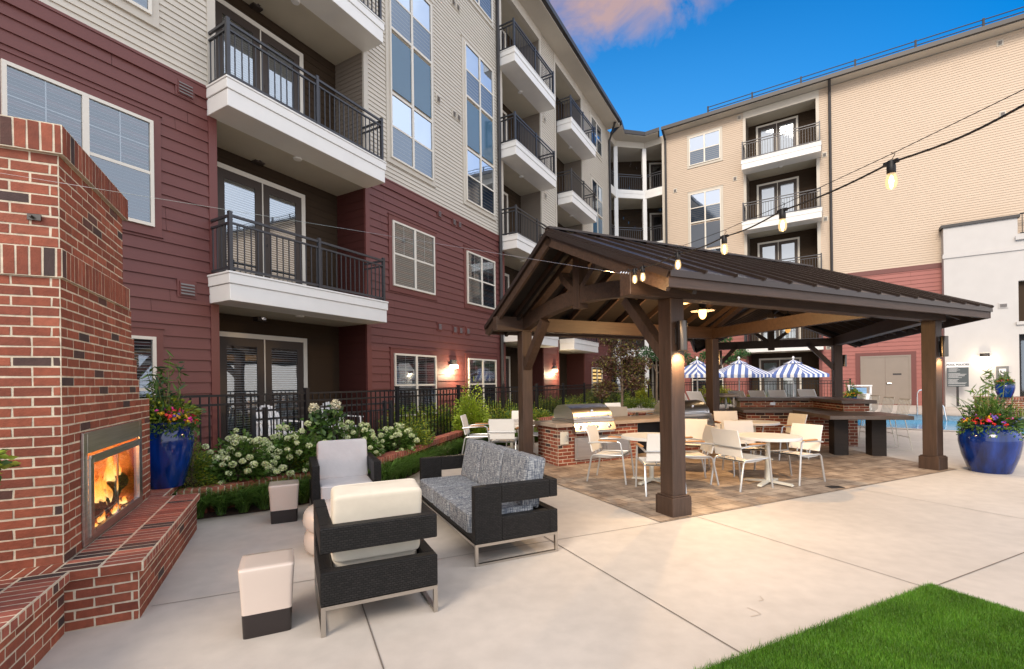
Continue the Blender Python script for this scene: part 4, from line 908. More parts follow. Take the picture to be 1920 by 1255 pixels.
# trusses: arched tie, king post, struts, principal rafters, knee braces
def truss(a, b, ridge, arch, name='tie_beam', strut=True, brace=True, king=True):
    a = Vector(a); b = Vector(b); L_ = (b-a).length; u = (b-a).normalized(); n_ = V(-u.y, u.x, 0); m = MB(); k = 16
    for s_ in range(k):
        t0, t1 = s_/k, (s_+1)/k; f = lambda t: BZ0+arch*(1-(2*t-1)**2); h = .235
        q = [a+u*L_*t0+Z*f(t0), a+u*L_*t1+Z*f(t1)]
        vs = [q[0]-n_*.075, q[1]-n_*.075, q[1]+n_*.075, q[0]+n_*.075]; m.add(vs+[v+Z*h for v in vs], [(3,2,1,0),(4,5,6,7),(0,1,5,4),(2,3,7,6)]+([(3,0,4,7)] if s_ == 0 else [])+([(1,2,6,5)] if s_ == k-1 else []))
    m.build(name, M_woodx, PV)
    mid = (a+b)/2; zt = BZ0+arch+.05
    if king: m = MB(); m.bar(V(mid.x, mid.y, zt-.12), V(mid.x, mid.y, ridge-.22), .17, .17, u); m.build('king_post', M_wood, PV)
    if strut:
        for s_ in (-1, 1):
            m = MB(); p0 = V(mid.x, mid.y, zt+.16)+u*s_*.1; p1 = V(mid.x, mid.y, zt+.16+.62)+u*s_*.62; pm = (p0+p1)/2+V(0, 0, -.06)+u*s_*.06; m.bar(p0, pm, .10, .15, n_); m.bar(pm, p1, .10, .15, n_); m.build('strut', M_wood, PV)
    if brace:
        for e, s_ in ((a, 1), (b, -1)):
            m = MB(); m.bar(V(e.x, e.y, 1.86)+u*s_*.05, V(e.x, e.y, BZ0+.12)+u*s_*.78, .12, .15, n_); m.build('knee_brace', M_wood, PV)
    for e, s_ in ((a, 1), (b, -1)):
        m = MB(); m.bar(V(e.x, e.y, BZ0+.18)-u*s_*.1, V(mid.x, mid.y, ridge-.24), .09, .16, n_); m.build('principal_rafter', M_wood, PV)
truss(pA, pC, ZR, .24); truss(pE, pF, ZR, .0); truss(V(8.45, 4.31, 0), pD, ZR, .0, brace=False, strut=False, king=False)

# ---------------------------------------------------------------- grill island
GI = thing('grill_island', 'brick outdoor kitchen island under the pavilion with a dark counter', 'counter', (6.6, 8.05, .0), frame=FP)
m = MB(); qa, qb = 7.66, 8.44; zt = .745
for a, b in ((4.56, 6.46), (7.45, 8.74)):
    core(m, a, b, qa, qb, -.02, zt); bricks(m, (a, qa, 0), X, Z, -Y, b-a, zt)
    bricks(m, (a, qb, 0), -Y, Z, -X, qb-qa, zt); bricks(m, (b, qa, 0), Y, Z, X, qb-qa, zt); bricks(m, (b, qb, 0), -X, Z, Y, b-a, zt)
m.build('brick_base', M_brick, GI)
m = MB(); m.box(6.46, 7.45, 8.2, 8.3, 0, zt); m.box(6.55, 7.36, 7.95, 8.2, .05, .7); m.build('cabinet', M_black, GI)
m = MB(); m.box(4.48, 8.82, 7.58, 8.52, zt+.001, zt+.07); m.build('counter_top', M_counterw, GI, bevel=.006, seg=1)
m = MB(); m.box(4.92, 6.22, qa-.035, qa-.008, .10, .53); m.box(4.96, 5.55, qa-.05, qa-.0355, .13, .50); m.box(5.59, 6.18, qa-.05, qa-.0355, .13, .50); ad = m.build('access_door', M_steel, GI, bevel=.004, seg=1)
for x in (4.66, 8.48): 
    m = MB(); m.box(x-.06, x+.12, qa-.03, qa-.008, .42, .66); d_ = m.build('utility_door', M_ivory, GI, bevel=.004, seg=1); m = MB(); m.tube([(x+.07, qa-.03, .48), (x+.07, qa-.065, .5), (x+.07, qa-.065, .58), (x+.07, qa-.03, .6)], .008, 6); m.build('door_handle', M_chrome, d_)
for x in (5.52, 5.62): m = MB(); m.tube([(x, qa-.05, .2), (x, qa-.085, .22), (x, qa-.085, .42), (x, qa-.05, .44)], .009, 6); m.build('door_handle', M_chrome, ad)
def grill(x0, lab):
    G_ = thing('gas_grill', lab, 'grill', (x0+.47, 8.0, zt+.07), frame=FP, group='built in gas grills'); z0 = zt+.072; w_ = .94
    m = MB(); prof = [(7.60, z0+.06), (7.62, z0+.16), (7.70, z0+.25), (7.82, z0+.315), (7.98, z0+.34), (8.2, z0+.32), (8.34, z0+.22), (8.36, z0+.06)]; k = len(prof)
    m.smooth = True; m.add([(x0+.02, a, b) for a, b in prof]+[(x0+w_-.02, a, b) for a, b in prof], [(i, i+k, i+1+k, i+1) for i in range(k-1)]+[tuple(range(k)), tuple(range(2*k-1, k-1, -1))]); hd = m.build('hood', M_steel, G_, sharp=50)
    m = MB(); m.tube([(x0+.12, 7.62, z0+.12), (x0+.12, 7.565, z0+.10), (x0+w_-.12, 7.565, z0+.10), (x0+w_-.12, 7.62, z0+.12)], .014, 8); m.build('hood_handle', M_chrome, hd)
    m = MB(); m.lathe([(0, 0), (.03, 0), (.03, .008), (0, .009)], 16); m.v = [V(x0+w_/2+v.x, 7.655-v.z, z0+.21+v.y) for v in m.v]; m.build('temperature_gauge', M_chrome, hd)
    m = MB(); m.box(x0, x0+w_, 7.56, 8.4, z0-.001, z0+.055); m.build('firebox', M_steel, G_, bevel=.004, seg=1)
    m = MB(); m.add([(x0, 7.575, z0), (x0+w_, 7.575, z0), (x0+w_, 7.50, z0-.15), (x0, 7.50, z0-.15), (x0, 7.64, z0), (x0+w_, 7.64, z0), (x0+w_, 7.64, z0-.15), (x0, 7.64, z0-.15)], [(0, 3, 2, 1), (0, 1, 5, 4), (3, 7, 6, 2), (0, 4, 7, 3), (1, 2, 6, 5)]); cp = m.build('control_panel', M_steel, G_)
    for i in range(4):
        x = x0+.14+i*.18+(.12 if i == 3 else 0); m = MB(); m.lathe([(0, 0), (.036, 0), (.034, .012), (.024, .014), (.022, .038), (0, .04)], 16); m.v = [V(x+v.x, 7.535-v.z+v.y*.4, z0-.075+v.y*.9) for v in m.v]; m.build('knob', M_chrome, cp)
    m = MB(); m.box(x0+.02, x0+w_-.02, 7.53, 7.66, z0-.20, z0-.155); m.build('drip_tray', M_steel, G_, bevel=.004, seg=1); return G_
grill(4.86, 'stainless gas grill nearest the end of the brick island'); grill(7.52, 'stainless gas grill half hidden behind the front pavilion post')

# ---------------------------------------------------------------- bar counter
FB = Matrix.Translation((6.66, 11.16, 0)) @ Matrix.Rotation(math.atan2(-.225, .974), 4, 'Z')
BA = thing('bar_counter', 'two level brick bar with thick dark counter slabs, beside the pool', 'bar', (.3, .3, .05), frame=FB)
lowp = [(-1.10, 0), (0, 0), (0, -1.98), (1.42, -1.98), (1.42, -.75), (1.2, -.75), (1.2, 1.6), (-1.10, 1.6)]
upp = [(-1.0, 1.0), (.72, 1.0), (.72, -.70), (1.40, -.70), (1.40, 1.9), (-1.0, 1.9)]
m = MB(); m.prism(lowp, .795, .872); m.build('lower_counter', M_counter, BA, bevel=.006, seg=1)
m = MB(); m.prism(upp, 1.045, 1.118); m.build('upper_counter', M_counter, BA, bevel=.006, seg=1)
m = MB(); m.col = MORT; zl = .794
core(m, -1.0, .12, .12, 1.5, 0, zl); core(m, .12, 1.2, -.30, 1.5, 0, zl)
bricks(m, (-1.0, .12, .02), X, Z, -Y, 1.12, zl-.02); bricks(m, (.12, .12, .02), -Y, Z, -X, .42, zl-.02); bricks(m, (.12, -.30, .02), X, Z, -Y, 1.08, zl-.02); bricks(m, (-1.0, 1.5, .02), -Y, Z, -X, 1.38, zl-.02); bricks(m, (1.2, -.3, .02), Y, Z, X, 1.8, zl-.02)
core(m, -.92, .8, 1.10, 1.5, .873, 1.044); core(m, .8, 1.3, -.6, 1.5, .873, 1.044)
bricks(m, (-.92, 1.10, .873), X, Z, -Y, 1.72, .171); bricks(m, (.8, 1.10, .873), -Y, Z, -X, 1.7, .171); bricks(m, (.8, -.6, .873), X, Z, -Y, .5, .171); bricks(m, (1.3, -.6, .873), Y, Z, X, 2.1, .171)
m.build('brick_base', M_brick, BA)
for u in (.38, 1.05): m = MB(); m.box(u-.13, u+.13, -1.52, -1.26, 0, .795); m.build('leg', M_wooddark, BA, bevel=.006, seg=1)
m = MB(); m.box(-.2, -.08, 1.085, 1.095, .93, 1.0); m.build('outlet_plate', M_steel, BA)
# ---------------------------------------------------------------- lounge furniture
def sgnpow(a, e): return math.copysign(abs(a)**e, a)
def cushion(m, c, sx, sy, sz, e=.22, rot=None, n=10, k=28):
    """puffed box: superquadric with half sizes"""
    c = Vector(c); vs = []; fs = []; M = rot or Matrix()
    for i in range(n+1):
        a = -math.pi/2+math.pi*i/n
        for j in range(k):
            b = 2*math.pi*j/k; ce = sgnpow(math.cos(a), e); p = V(sx*ce*sgnpow(math.cos(b), e), sy*ce*sgnpow(math.sin(b), e), sz*sgnpow(math.sin(a), e)); vs.append(c+(M @ p))
    for i in range(n):
        for j in range(k): fs.append((i*k+j, i*k+(j+1) % k, (i+1)*k+(j+1) % k, (i+1)*k+j))
    o = m.smooth; m.smooth = True; m.add(vs, fs); m.smooth = o
def piping(parent, c, hx, hy, hz, M, ax, mt, e=.12):
    m = MB(); k = 48
    for s in (-1, 1):
        pts = []
        for j in range(k+1):
            b = 2*math.pi*j/k; u = sgnpow(math.cos(b), e); v = sgnpow(math.sin(b), e); f = .985
            p = V(hx*u*f, hy*v*f, s*hz*.82) if ax == 'z' else V(hx*u*f, s*hy*.80, hz*v*f); pts.append(Vector(c)+M @ p)
        m.tube(pts, .0055, 6, False)
    m.build('piping', mt, parent)
def lounge(name, lab, cat, w_, d_, nseat, cmat, group=None):
    """wicker C-frame seat: local x along the width, +y the front"""
    t = thing(name, lab, cat, group=group); h = w_/2; yb, yf = -d_/2, d_/2; th = .085
    for s in (-1, 1):
        m = MB(); xa, xb = (h-th, h) if s > 0 else (-h, -h+th)
        m.box(xa, xb, yf-.26, yf, .19, .69); m.box(xa+.0005, xb-.0005, yb+th, yf-.26, .525, .689); m.box(xa+.0005, xb-.0005, yb+th, yf-.26, .191, .405); m.build('arm', M_wick, t, bevel=.008, seg=2)
    m = MB(); m.box(-h, h, yb, yb+th, .525, .69); m.build('back_rail', M_wick, t, bevel=.008, seg=2)
    m = MB(); m.box(-h, h, yb, yb+th, .19, .405); m.box(-h+th, h-th, yb+th, yf-.012, .19, .27); m.build('seat_base', M_wick, t, bevel=.006, seg=1)
    m = MB(); g = .028
    for s in (-1, 1):
        x = s*(h-g/2-.002)
        m.box(x-g/2, x+g/2, yb+.002, yb+.002+g, 0, .165); m.box(x-g/2, x+g/2, yf-.002-g, yf-.002, 0, .165); m.box(x-g/2, x+g/2, yb+.002+g, yf-.002-g, 0, g*.7)
        m.box(x-g/2, x+g/2, yb+.002, yf-.002, .165, .189)
    m.box(-h+g+.003, h-g-.003, yb+.002, yb+g, .165, .189); m.box(-h+g+.003, h-g-.003, yf-g, yf-.002, .165, .189); m.build('sled_leg', M_legmetal, t)
    iw = (w_-2*th)/nseat
    for i in range(nseat):
        x = -h+th+iw*(i+.5)
        m = MB(); cc = V(x, (yb+th+.10+yf)/2+.02, .355); hx, hy, hz = iw/2-(.009 if nseat > 1 else .004), (yf-yb-th-.08)/2, .095; cushion(m, cc, hx, hy, hz, .12); sc_ = m.build('seat_cushion', cmat, t); piping(sc_, cc, hx, hy, hz, Matrix(), 'z', cmat)
        rot = Matrix.Rotation(R(11), 4, 'X'); m = MB(); cc = V(x, yb+th+.115, .655); hx, hy, hz = iw/2-(.009 if nseat > 1 else .002), .105, .24; cushion(m, cc, hx, hy, hz, .2 if nseat > 1 else .13, rot); sc_ = m.build('back_cushion', cmat, t); piping(sc_, cc, hx, hy, hz, rot, 'y', cmat)
    return t
c1_ = lounge('lounge_chair', 'wicker lounge chair with cream cushions seen from behind, nearest the camera', 'lounge chair', .765, .85, 1, M_cush, 'wicker lounge chairs')
place(c1_, P(.545, 3.645), AP)
c2_ = lounge('lounge_chair', 'wicker lounge chair with pale grey cushions facing the camera, before the brick planter wall', 'lounge chair', .765, .80, 1, M_cushg, 'wicker lounge chairs')
place(c2_, P(.60, 6.16), AP+math.pi)
sofa = lounge('sofa', 'three seat charcoal wicker sofa with heathered navy and grey cushions', 'sofa', 1.92, .835, 3, M_fab)
place(sofa, P(1.863, 4.81), AP+math.pi/2)
def stool(lab, loc, rz):
    t = thing('ceramic_stool', lab, 'stool', group='cream ceramic stools')
    def loft(secs, name, mt):
        m = MB(); k = 32; vs = []; fs = []
        for hw, z in secs:
            for j in range(k): b = 2*math.pi*j/k; vs.append((hw*sgnpow(math.cos(b), .15), hw*sgnpow(math.sin(b), .15), z))
        n = len(secs)
        for i in range(n-1):
            for j in range(k): fs.append((i*k+j, i*k+(j+1) % k, (i+1)*k+(j+1) % k, (i+1)*k+j))
        fs.append(tuple((n-1)*k+j for j in range(k))); m.smooth = True; m.add(vs, fs); m.build(name, mt, t, sharp=60)
    loft([(.141, 0), (.1415, .005), (.147, .151)], 'glazed_base', M_ceramb)
    loft([(.1472, .1512), (.148, .18), (.154, .30), (.158, .36), (.161, .40), (.163, .428), (.1625, .437), (.158, .443), (.12, .444), (.05, .4445)], 'glazed_body', M_ceram)
    return place(t, loc, rz)
stool('cream ceramic stool with a dark base, between the hearth and the nearest wicker chair', P(-.145, 3.56), AP)
stool('cream ceramic stool with a dark base, in front of the grassy strip', P(-.07, 6.26), AP)
t = thing('round_ottoman', 'cream round two tier ottoman half hidden behind the nearest wicker chair', 'ottoman')
m = MB(); prof = [(0, .0), (.34, .0)]+[(.36+.055*math.cos(a), .105+.105*math.sin(a)) for a in [R(x) for x in range(-80, 81, 20)]]; m.lathe(prof+[(.36, .212)], 40); m.build('lower_tier', M_ceram, t)
m = MB(); prof = [(.36, .213)]+[(.355+.065*math.cos(a), .31+.10*math.sin(a)) for a in [R(x) for x in range(-80, 91, 20)]]; m.lathe(prof+[(.2, .415), (0, .417)], 40); m.build('upper_tier', M_ceram, t)
place(t, P(.52, 4.96))

# ---------------------------------------------------------------- dining sets
def dining_chair(lab):
    t = thing('dining_chair', lab, 'dining chair', group='cream sling dining chairs')
    m = MB(); n = 8
    def sl(m, y0, z0, y1, z1, x, th, bow):
        vs = []
        for i in range(n+1):
            f = i/n; vs += [(-x, y0+(y1-y0)*f, z0+(z1-z0)*f-bow*math.sin(math.pi*f)), (x, y0+(y1-y0)*f, z0+(z1-z0)*f-bow*math.sin(math.pi*f))]
        k = len(vs); vs2 = [(a, b, c-th) for a, b, c in vs]; m.smooth = True
        m.add(vs+vs2, [(2*i, 2*i+1, 2*i+3, 2*i+2) for i in range(n)]+[(k+2*i, k+2*i+2, k+2*i+3, k+2*i+1) for i in range(n)]+[(2*i, 2*i+2, k+2*i+2, k+2*i) for i in range(n)]+[(2*i+1, k+2*i+1, k+2*i+3, 2*i+3) for i in range(n)])
    sl(m, -.22, .425, .25, .455, .245, .022, .022); m.build('seat', M_sling, t)
    m = MB(); m.smooth = True; pts = [(-.235, .475), (-.265, .60), (-.285, .72), (-.33, .87)]
    vs = [(s*.245, y, z) for y, z in pts for s in (-1, 1)]; vs2 = [(s*.245, y-.02, z) for y, z in pts for s in (-1, 1)]; k = 8
    m.add(vs+vs2, [(2*i, 2*i+2, 2*i+3, 2*i+1) for i in range(3)]+[(k+2*i, k+2*i+1, k+2*i+3, k+2*i+2) for i in range(3)]+[(2*i, k+2*i, k+2*i+2, 2*i+2) for i in range(3)]+[(2*i+1, 2*i+3, k+2*i+3, k+2*i+1) for i in range(3)]+[(6, k+6, k+7, 7), (0, 1, k+1, k)])
    bk = m.build('backrest', M_sling, t); m = MB()
    for s in (-1, 1): m.tube([(s*.1, -.225, .43), (s*.1, -.245, .49)], .012, 6)
    m.build('back_bracket', M_alu, bk)
    for s in (-1, 1):
        x = s*.27
        m = MB(); m.tube([(x, -.33, 0), (x*.98, -.25, .40), (x*.98, -.21, .43), (x*.98, .24, .44)], .0145, 8); m.build('leg', M_alu, t)
        m = MB(); m.tube([(x*1.05, .30, 0), (x*1.03, .25, .45), (x*1.02, .22, .635), (x*1.02, .17, .652), (x*1.02, -.16, .635), (x*.98, -.30, .615)], .0145, 8); m.build('leg', M_alu, t)
        m = MB(); m.box(x*1.02-.026, x*1.02+.026, -.13, .17, .652, .675); m.build('armrest', M_teak, t, bevel=.009, seg=2)
    m = MB(); m.tube([(-.265, -.302, .615), (.265, -.302, .615)], .011, 6); m.build('back_rail', M_alu, t); return t
def round_table(lab, loc, r=.46, rz=.6):
    t = thing('dining_table', lab, 'table', group='round dining tables'); m = MB(); m.lathe([(0, .69), (r-.01, .69), (r, .695), (r, .73), (r-.008, .738), (0, .738)], 48); m.build('table_top', M_tabletop, t, sharp=30)
    m = MB(); m.lathe([(.036, .03), (.036, .69)], 16); m.build('pedestal', M_ivory, t)
    for i in range(4):
        m = MB(); a = R(90*i+8); c, s = math.cos(a), math.sin(a); m.bar((c*.03, s*.03, .05), (c*.33, s*.33, .028), .06, .03); m.bar((c*.33, s*.33, .028), (c*.34, s*.34, .010), .06, .02); m.build('foot', M_ivory, t)
    return place(t, loc, rz)
def zed(x, y): return V(x, y, zg(y)+.005)
round_table('round pale table in the pavilion, nearest the right bar counter', zed(3.89, 7.2)); round_table('round pale table in the pavilion, in front of the grill island', zed(2.18, 7.43)); round_table('round pale table at the back of the pavilion beside the brick bar', zed(4.78, 9.35))
round_table('round pale table on the walk left of the pavilion, by the planter wall', zed(-.02, 10.05), .5); round_table('round pale table on the walk beyond the grill island', zed(3.25, 12.3), .5)
ch0 = dining_chair('cream sling chair'); first = [True]
def chair(x, y, fx, fy, lab):
    o = ch0 if first[0] else copy_tree(ch0); first[0] = False
    return place(o, zed(x, y), math.atan2(-fx, fy), lab)
chair(3.42, 7.07, .92, .38, 'cream sling chair with its back to the camera, left of the right dining table')
chair(4.42, 7.42, -.9, -.42, 'cream sling chair on the right of the right dining table, facing left')
chair(3.95, 8.02, -.12, -1, 'cream sling chair behind the right dining table, facing the camera')
chair(1.60, 7.66, .88, -.45, 'cream sling chair in front of the steel grill doors')
chair(2.12, 6.82, .06, 1, 'cream sling chair partly hidden behind the front pavilion post')
chair(2.80, 7.45, -1, .05, 'cream sling chair on the right of the table before the grill island')
chair(3.22, 8.55, -.5, -.86, 'cream sling chair in front of the second grill, turned to the camera')
chair(5.40, 9.42, -1, -.12, 'cream sling chair with a teak arm close to the brick bar front')
chair(4.62, 9.98, -.1, -1, 'cream sling chair at the back table, tallest in view behind two others')
chair(-.18, 9.42, .1, 1, 'cream sling chair seen from behind the sofa, back to the camera')
chair(-.72, 10.05, 1, -.1, 'white sling chair by the planter wall, facing right'); chair(.18, 10.72, -.15, -1, 'white sling chair just left of the rear pavilion post'); chair(.66, 10.1, -1, .1, 'white sling chair between the rear pavilion post and the brick island')
chair(2.75, 11.9, .5, .86, 'white sling chair right behind the first grill, back to the camera'); chair(2.9, 12.75, .35, -.9, 'white sling chair beyond the first grill, farther of two'); chair(3.75, 11.95, -.5, .85, 'cream sling chair beyond the counter, just left of the front pavilion post'); chair(3.95, 12.6, -.9, -.3, 'white sling chair beyond the counter, half hidden by the front pavilion post')

# ---------------------------------------------------------------- fences
def fence(frame, lab, s0, s1, y, zb, zt, first_s, sp, base):
    t = thing('metal_fence', lab, 'fence', base, frame=frame); k = 0; ps = []
    s = first_s
    while s <= s1+.01: ps.append(s); s += sp
    for s in ps:
        m = MB(); m.box(s-.032, s+.032, y-.032, y+.032, zb-.1, zt+.05); m.box(s-.038, s+.038, y-.038, y+.038, zt+.05, zt+.075); m.build('fence_post', M_black, t)
    for a, b in zip(ps[:-1], ps[1:]):
        m = MB()
        for z in (zt-.015, zt-.14, zb+.08): m.box(a+.032, b-.032, y-.016, y+.016, z-.016, z+.016)
        n = int((b-a)/.112)
        for i in range(1, n): x = a+(b-a)*i/n; m.box(x-.0085, x+.0085, y-.0085, y+.0085, zb, zt-.016)
        m.build('fence_panel', M_black, t)
    return t
fence(FL, 'long black metal picket fence behind the planter bed, along the left wing', 0, 24.5, -1.35, .36, 1.49, -1.25, 2.1, (5, -1.35, .3))
fence(FR, 'black metal picket fence behind the striped umbrellas, along the right wing', -8, .8, -2.5, .40, 1.52, -7.9, 1.72, (-4, -2.5, .4))
t = thing('patio_railing', 'short dark railing round the ground floor patio behind the fence', 'railing', (6, -.9, .3), frame=FL)
m = MB()
for s in (4.42, 4.62, 7.25, 7.45): m = MB(); m.box(s-.03, s+.03, -.93, -.87, .3, 1.26); m.build('railing_post', M_rail, t)
m = MB()
for z in (1.21, 1.07, .42): m.box(4.45, 7.42, -.915, -.885, z-.017, z+.017)
for i in range(1, 26): s = 4.62+i*2.63/26; m.box(s-.008, s+.008, -.908, -.892, .42, 1.05)
m.build('railing_panel', M_rail, t)
def patio_chair(s, lab):
    t = thing('patio_chair', lab, 'chair', group='white round backed patio chairs'); m = MB(); n = 12
    for i in range(9):
        x = -.24+.06*i; h = .92-.9*x*x-.10*(abs(x)/.24)**3; m.bar((x, -.22, .42), (x*1.12, -.36, h), .045, .02, (0, 1, .3))
    m.build('backrest', M_whitem, t); m = MB(); m.box(-.27, .27, -.25, .27, .39, .42); m.build('seat', M_whitem, t)
    for x in (-.26, .26):
        m = MB(); m.bar((x*1.1, -.26, .62), (x*1.15, .28, .60), .06, .02); m.build('armrest', M_whitem, t)
        for y in (-.24, .25): m = MB(); m.bar((x*1.1, y*1.1, 0), (x*1.1, y, .60), .04, .04); m.build('leg', M_whitem, t)
    return place(t, FLp(s, -.2, .33), math.pi/2-AL+R(180)+.15)
patio_chair(5.35, 'white round backed chair in front of the glazed patio doors'); patio_chair(6.75, 'white round backed chair right of the patio doors, before the brown wall')

# ---------------------------------------------------------------- lights on the building, pavilion fans and sconces
G_bulb = emitmat('lamp_glow', (1, .80, .50), 9); G_warm = emitmat('warm_lamp_glow', (1, .50, .16), 3.0)
def ptlight(name, loc, e, c=(1, .72, .42), r=.05):
    l = bpy.data.lights.new(name, 'POINT'); l.energy = e; l.color = c; l.shadow_soft_size = r; o = bpy.data.objects.new(name, l); col.objects.link(o); o.location = loc; return o
def wall_lamp(frame, s, y, z, lab, e):
    t = thing('wall_lamp', lab, 'lamp', (s, y, z), frame=frame, group='lit wall lamps'); m = MB(); n = 10; vs = []
    for zz, r in ((z-.02, .15), (z+.12, .15), (z+.125, .0)):
        for i in range(n+1): a = math.pi+math.pi*i/n; vs.append((s+r*math.cos(a), y+r*.8*math.sin(a), zz))
    m.smooth = True; m.add(vs, [(j*(n+1)+i, j*(n+1)+i+1, (j+1)*(n+1)+i+1, (j+1)*(n+1)+i) for j in range(2) for i in range(n)]); m.build('hood', M_gutter, t)
    m = MB(); m.box(s-.125, s+.125, y-.105, y-.012, z-.12, z-.022); m.build('diffuser', G_bulb, t)
    ptlight('wall_lamp_light', frame @ V(s, y-.22, z-.2), e, (1, .78, .50))
wall_lamp(FL, 10.82, 0, 2.15, 'lit wall lamp between two ground floor windows of the red wall', 30); wall_lamp(FL, 17.75, 0, 2.15, 'lit wall lamp beyond the downspout, seen beside the rear pavilion post', 30); wall_lamp(FR, 5.2, -.46, 2.42, 'lit wall lamp on the white clubhouse above the pool sign', 9)
def sconce(px, py, ang, ux, uy, lab, e):
    t = thing('cylinder_sconce', lab, 'sconce', (px+ux*.1, py+uy*.1, 2.1), frame=FP, group='cylinder sconces on the pavilion posts'); c = V(px+ux*.175, py+uy*.175, 0)
    m = MB(); m.lathe([(.0, 2.30), (.056, 2.30), (.058, 2.295), (.058, 1.955), (.052, 1.95), (.05, 1.965), (.0, 1.97)], 24, c); m.build('shade', M_sconce, t); m = MB(); m.box(px+ux*.106-.045, px+ux*.106+.045, py+uy*.106-.02, py+uy*.106+.02, 2.03, 2.22); m.build('back_plate', M_gutter, t)
    m = MB(); m.lathe([(0, 1.9685), (.046, 1.9645)], 20, c); m.build('lamp', G_bulb, t)
    l = bpy.data.lights.new('sconce_light', 'SPOT'); l.energy = e; l.color = (1, .68, .36); l.spot_size = R(130); l.spot_blend = .5; l.shadow_soft_size = .04; o = bpy.data.objects.new('sconce_light', l); col.objects.link(o); o.location = FP @ (c+V(0, 0, 1.945))
sconce(4.165, 4.31, 0, 0, -1, 'steel cylinder sconce lighting the nearest pavilion post', 42); sconce(10.15, 4.31, 0, 0, -1, 'steel cylinder sconce on the right front pavilion post beside the blue planter', 24)
sconce(pE.x, pE.y, 0, n3.x, n3.y, 'steel cylinder sconce on the far pavilion post before the brown service doors', 8); sconce(pD.x, pD.y, 0, .9, -.43, 'steel cylinder sconce on the middle pavilion post behind the second grill', 5)
def fan(p, q, zl, lab, lit):
    t = thing('ceiling_fan', lab, 'ceiling fan', (p, q, zl), frame=FP, group='ceiling fans under the pavilion roof'); c = V(p, q, 0)
    m = MB(); m.lathe([(.016, zl+.42), (.016, 3.72)], 10, c); m.lathe([(.0, 3.70), (.06, 3.70), (.05, 3.62), (.016, 3.6)], 16, c); m.build('downrod', M_black, t)
    m = MB(); m.lathe([(.016, zl+.45), (.07, zl+.42), (.11, zl+.36), (.11, zl+.27), (.07, zl+.22), (.05, zl+.16)], 24, c); m.build('motor', M_black, t)
    m = MB(); m.lathe([(.05, zl+.165), (.12, zl+.14), (.20, zl+.10), (.203, zl+.095), (.05, zl+.15)], 32, c); m.build('lamp_shade', M_gutter, t)
    m = MB(); m.lathe([(.06, zl+.13), (.066, zl+.06), (.058, zl+.0), (.03, zl-.04), (0, zl-.05)], 20, c); m.build('lamp_globe', G_warm if lit else mat('glowing_amber_glass', (.55, .30, .08), .2, emit=(1, .5, .12), estr=.35), t)  # the globe without a light still gets a weak amber emission
    for i in range(5):
        a = R(72*i+20); u = V(math.cos(a), math.sin(a), 0); v = V(-u.y, u.x, 0); m = MB(); q0_ = c+u*.10+Z*(zl+.30); q1 = c+u*.62+Z*(zl+.30); m.add([q0_-v*.045-Z*.008, q0_+v*.045+Z*.012, q1+v*.07+Z*.016, q1-v*.07-Z*.016], [(0, 1, 2, 3)]); b_ = [Vector(x)+Z*.008 for x in m.v]; k = 4
        m.add(b_, [(3, 2, 1, 0)]); m.f += [[0, 1, 5, 4], [1, 2, 6, 5], [2, 3, 7, 6], [3, 0, 4, 7]]; m.sm += [False]*4; m.build('blade', mat('fan_blade', (.50, .42, .32), .5), t)
    if lit: ptlight('fan_light', FP @ V(p, q, zl-.12), 110, (1, .60, .26), .06)
fan(6.69, 6.15, 2.74, 'ceiling fan with a glowing lamp under the main pavilion roof', True); pf2 = FP.inverted() @ V(7.04, 12.0, 0); fan(pf2.x, pf2.y, 2.82, 'ceiling fan with a faintly glowing amber globe under the far end of the pavilion', False)

# ---------------------------------------------------------------- string lights
def bulbmat():
    m = bpy.data.materials.new('glowing_bulb_glass'); m.use_nodes = True; nt = m.node_tree; nt.nodes.clear(); L = nt.links.new
    o = nt.nodes.new('ShaderNodeOutputMaterial'); a = nt.nodes.new('ShaderNodeMixShader'); b = nt.nodes.new('ShaderNodeMixShader'); t = nt.nodes.new('ShaderNodeBsdfTransparent'); e = nt.nodes.new('ShaderNodeEmission'); g = nt.nodes.new('ShaderNodeBsdfGlossy')
    t.inputs[0].default_value = (1, .93, .8, 1); e.inputs[0].default_value = (1, .66, .32, 1); e.inputs[1].default_value = .8; g.inputs['Roughness'].default_value = .05; g.inputs[0].default_value = (.8, .75, .7, 1)
    a.inputs[0].default_value = .38; b.inputs[0].default_value = .08; L(t.outputs[0], a.inputs[1]); L(e.outputs[0], a.inputs[2]); L(a.outputs[0], b.inputs[1]); L(g.outputs[0], b.inputs[2]); L(b.outputs[0], o.inputs[0]); return m
SL = thing('string_lights', 'black festoon cable with glowing clear bulbs running from the pavilion corner to the right', 'string lights', (1.4, 4.95, 2.7))
OFF[SL.name] = Vector((1.4, 4.95, 2.7))
cabp = [V(1.254, 5.02, 2.793), V(1.298, 4.93, 2.765), V(1.346, 4.80, 2.758), V(1.521, 4.28, 2.752), V(1.713, 3.77, 2.746), V(1.862, 3.22, 2.752), V(2.042, 2.52, 2.75), V(2.133, 1.95, 2.721), V(2.21, 1.25, 2.75), V(2.3, .5, 2.85), V(2.4, -.4, 3.0)]
bulbs = [1, 2, 3, 4, 5, 6, 8]
def catm(pts, n=8):
    o = []
    for i in range(len(pts)-1):
        p0, p1, p2, p3 = pts[max(0, i-1)], pts[i], pts[i+1], pts[min(len(pts)-1, i+2)]
        for k in range(n):
            t = k/n; o.append(.5*((2*p1)+(p2-p0)*t+(2*p0-5*p1+4*p2-p3)*t*t+(3*p1-p0-3*p2+p3)*t*t*t))
    return o+[pts[-1]]
pts = catm(cabp); pts = [p-V(0, 0, .018*math.sin(math.pi*((i % 8)/8))) for i, p in enumerate(pts)]
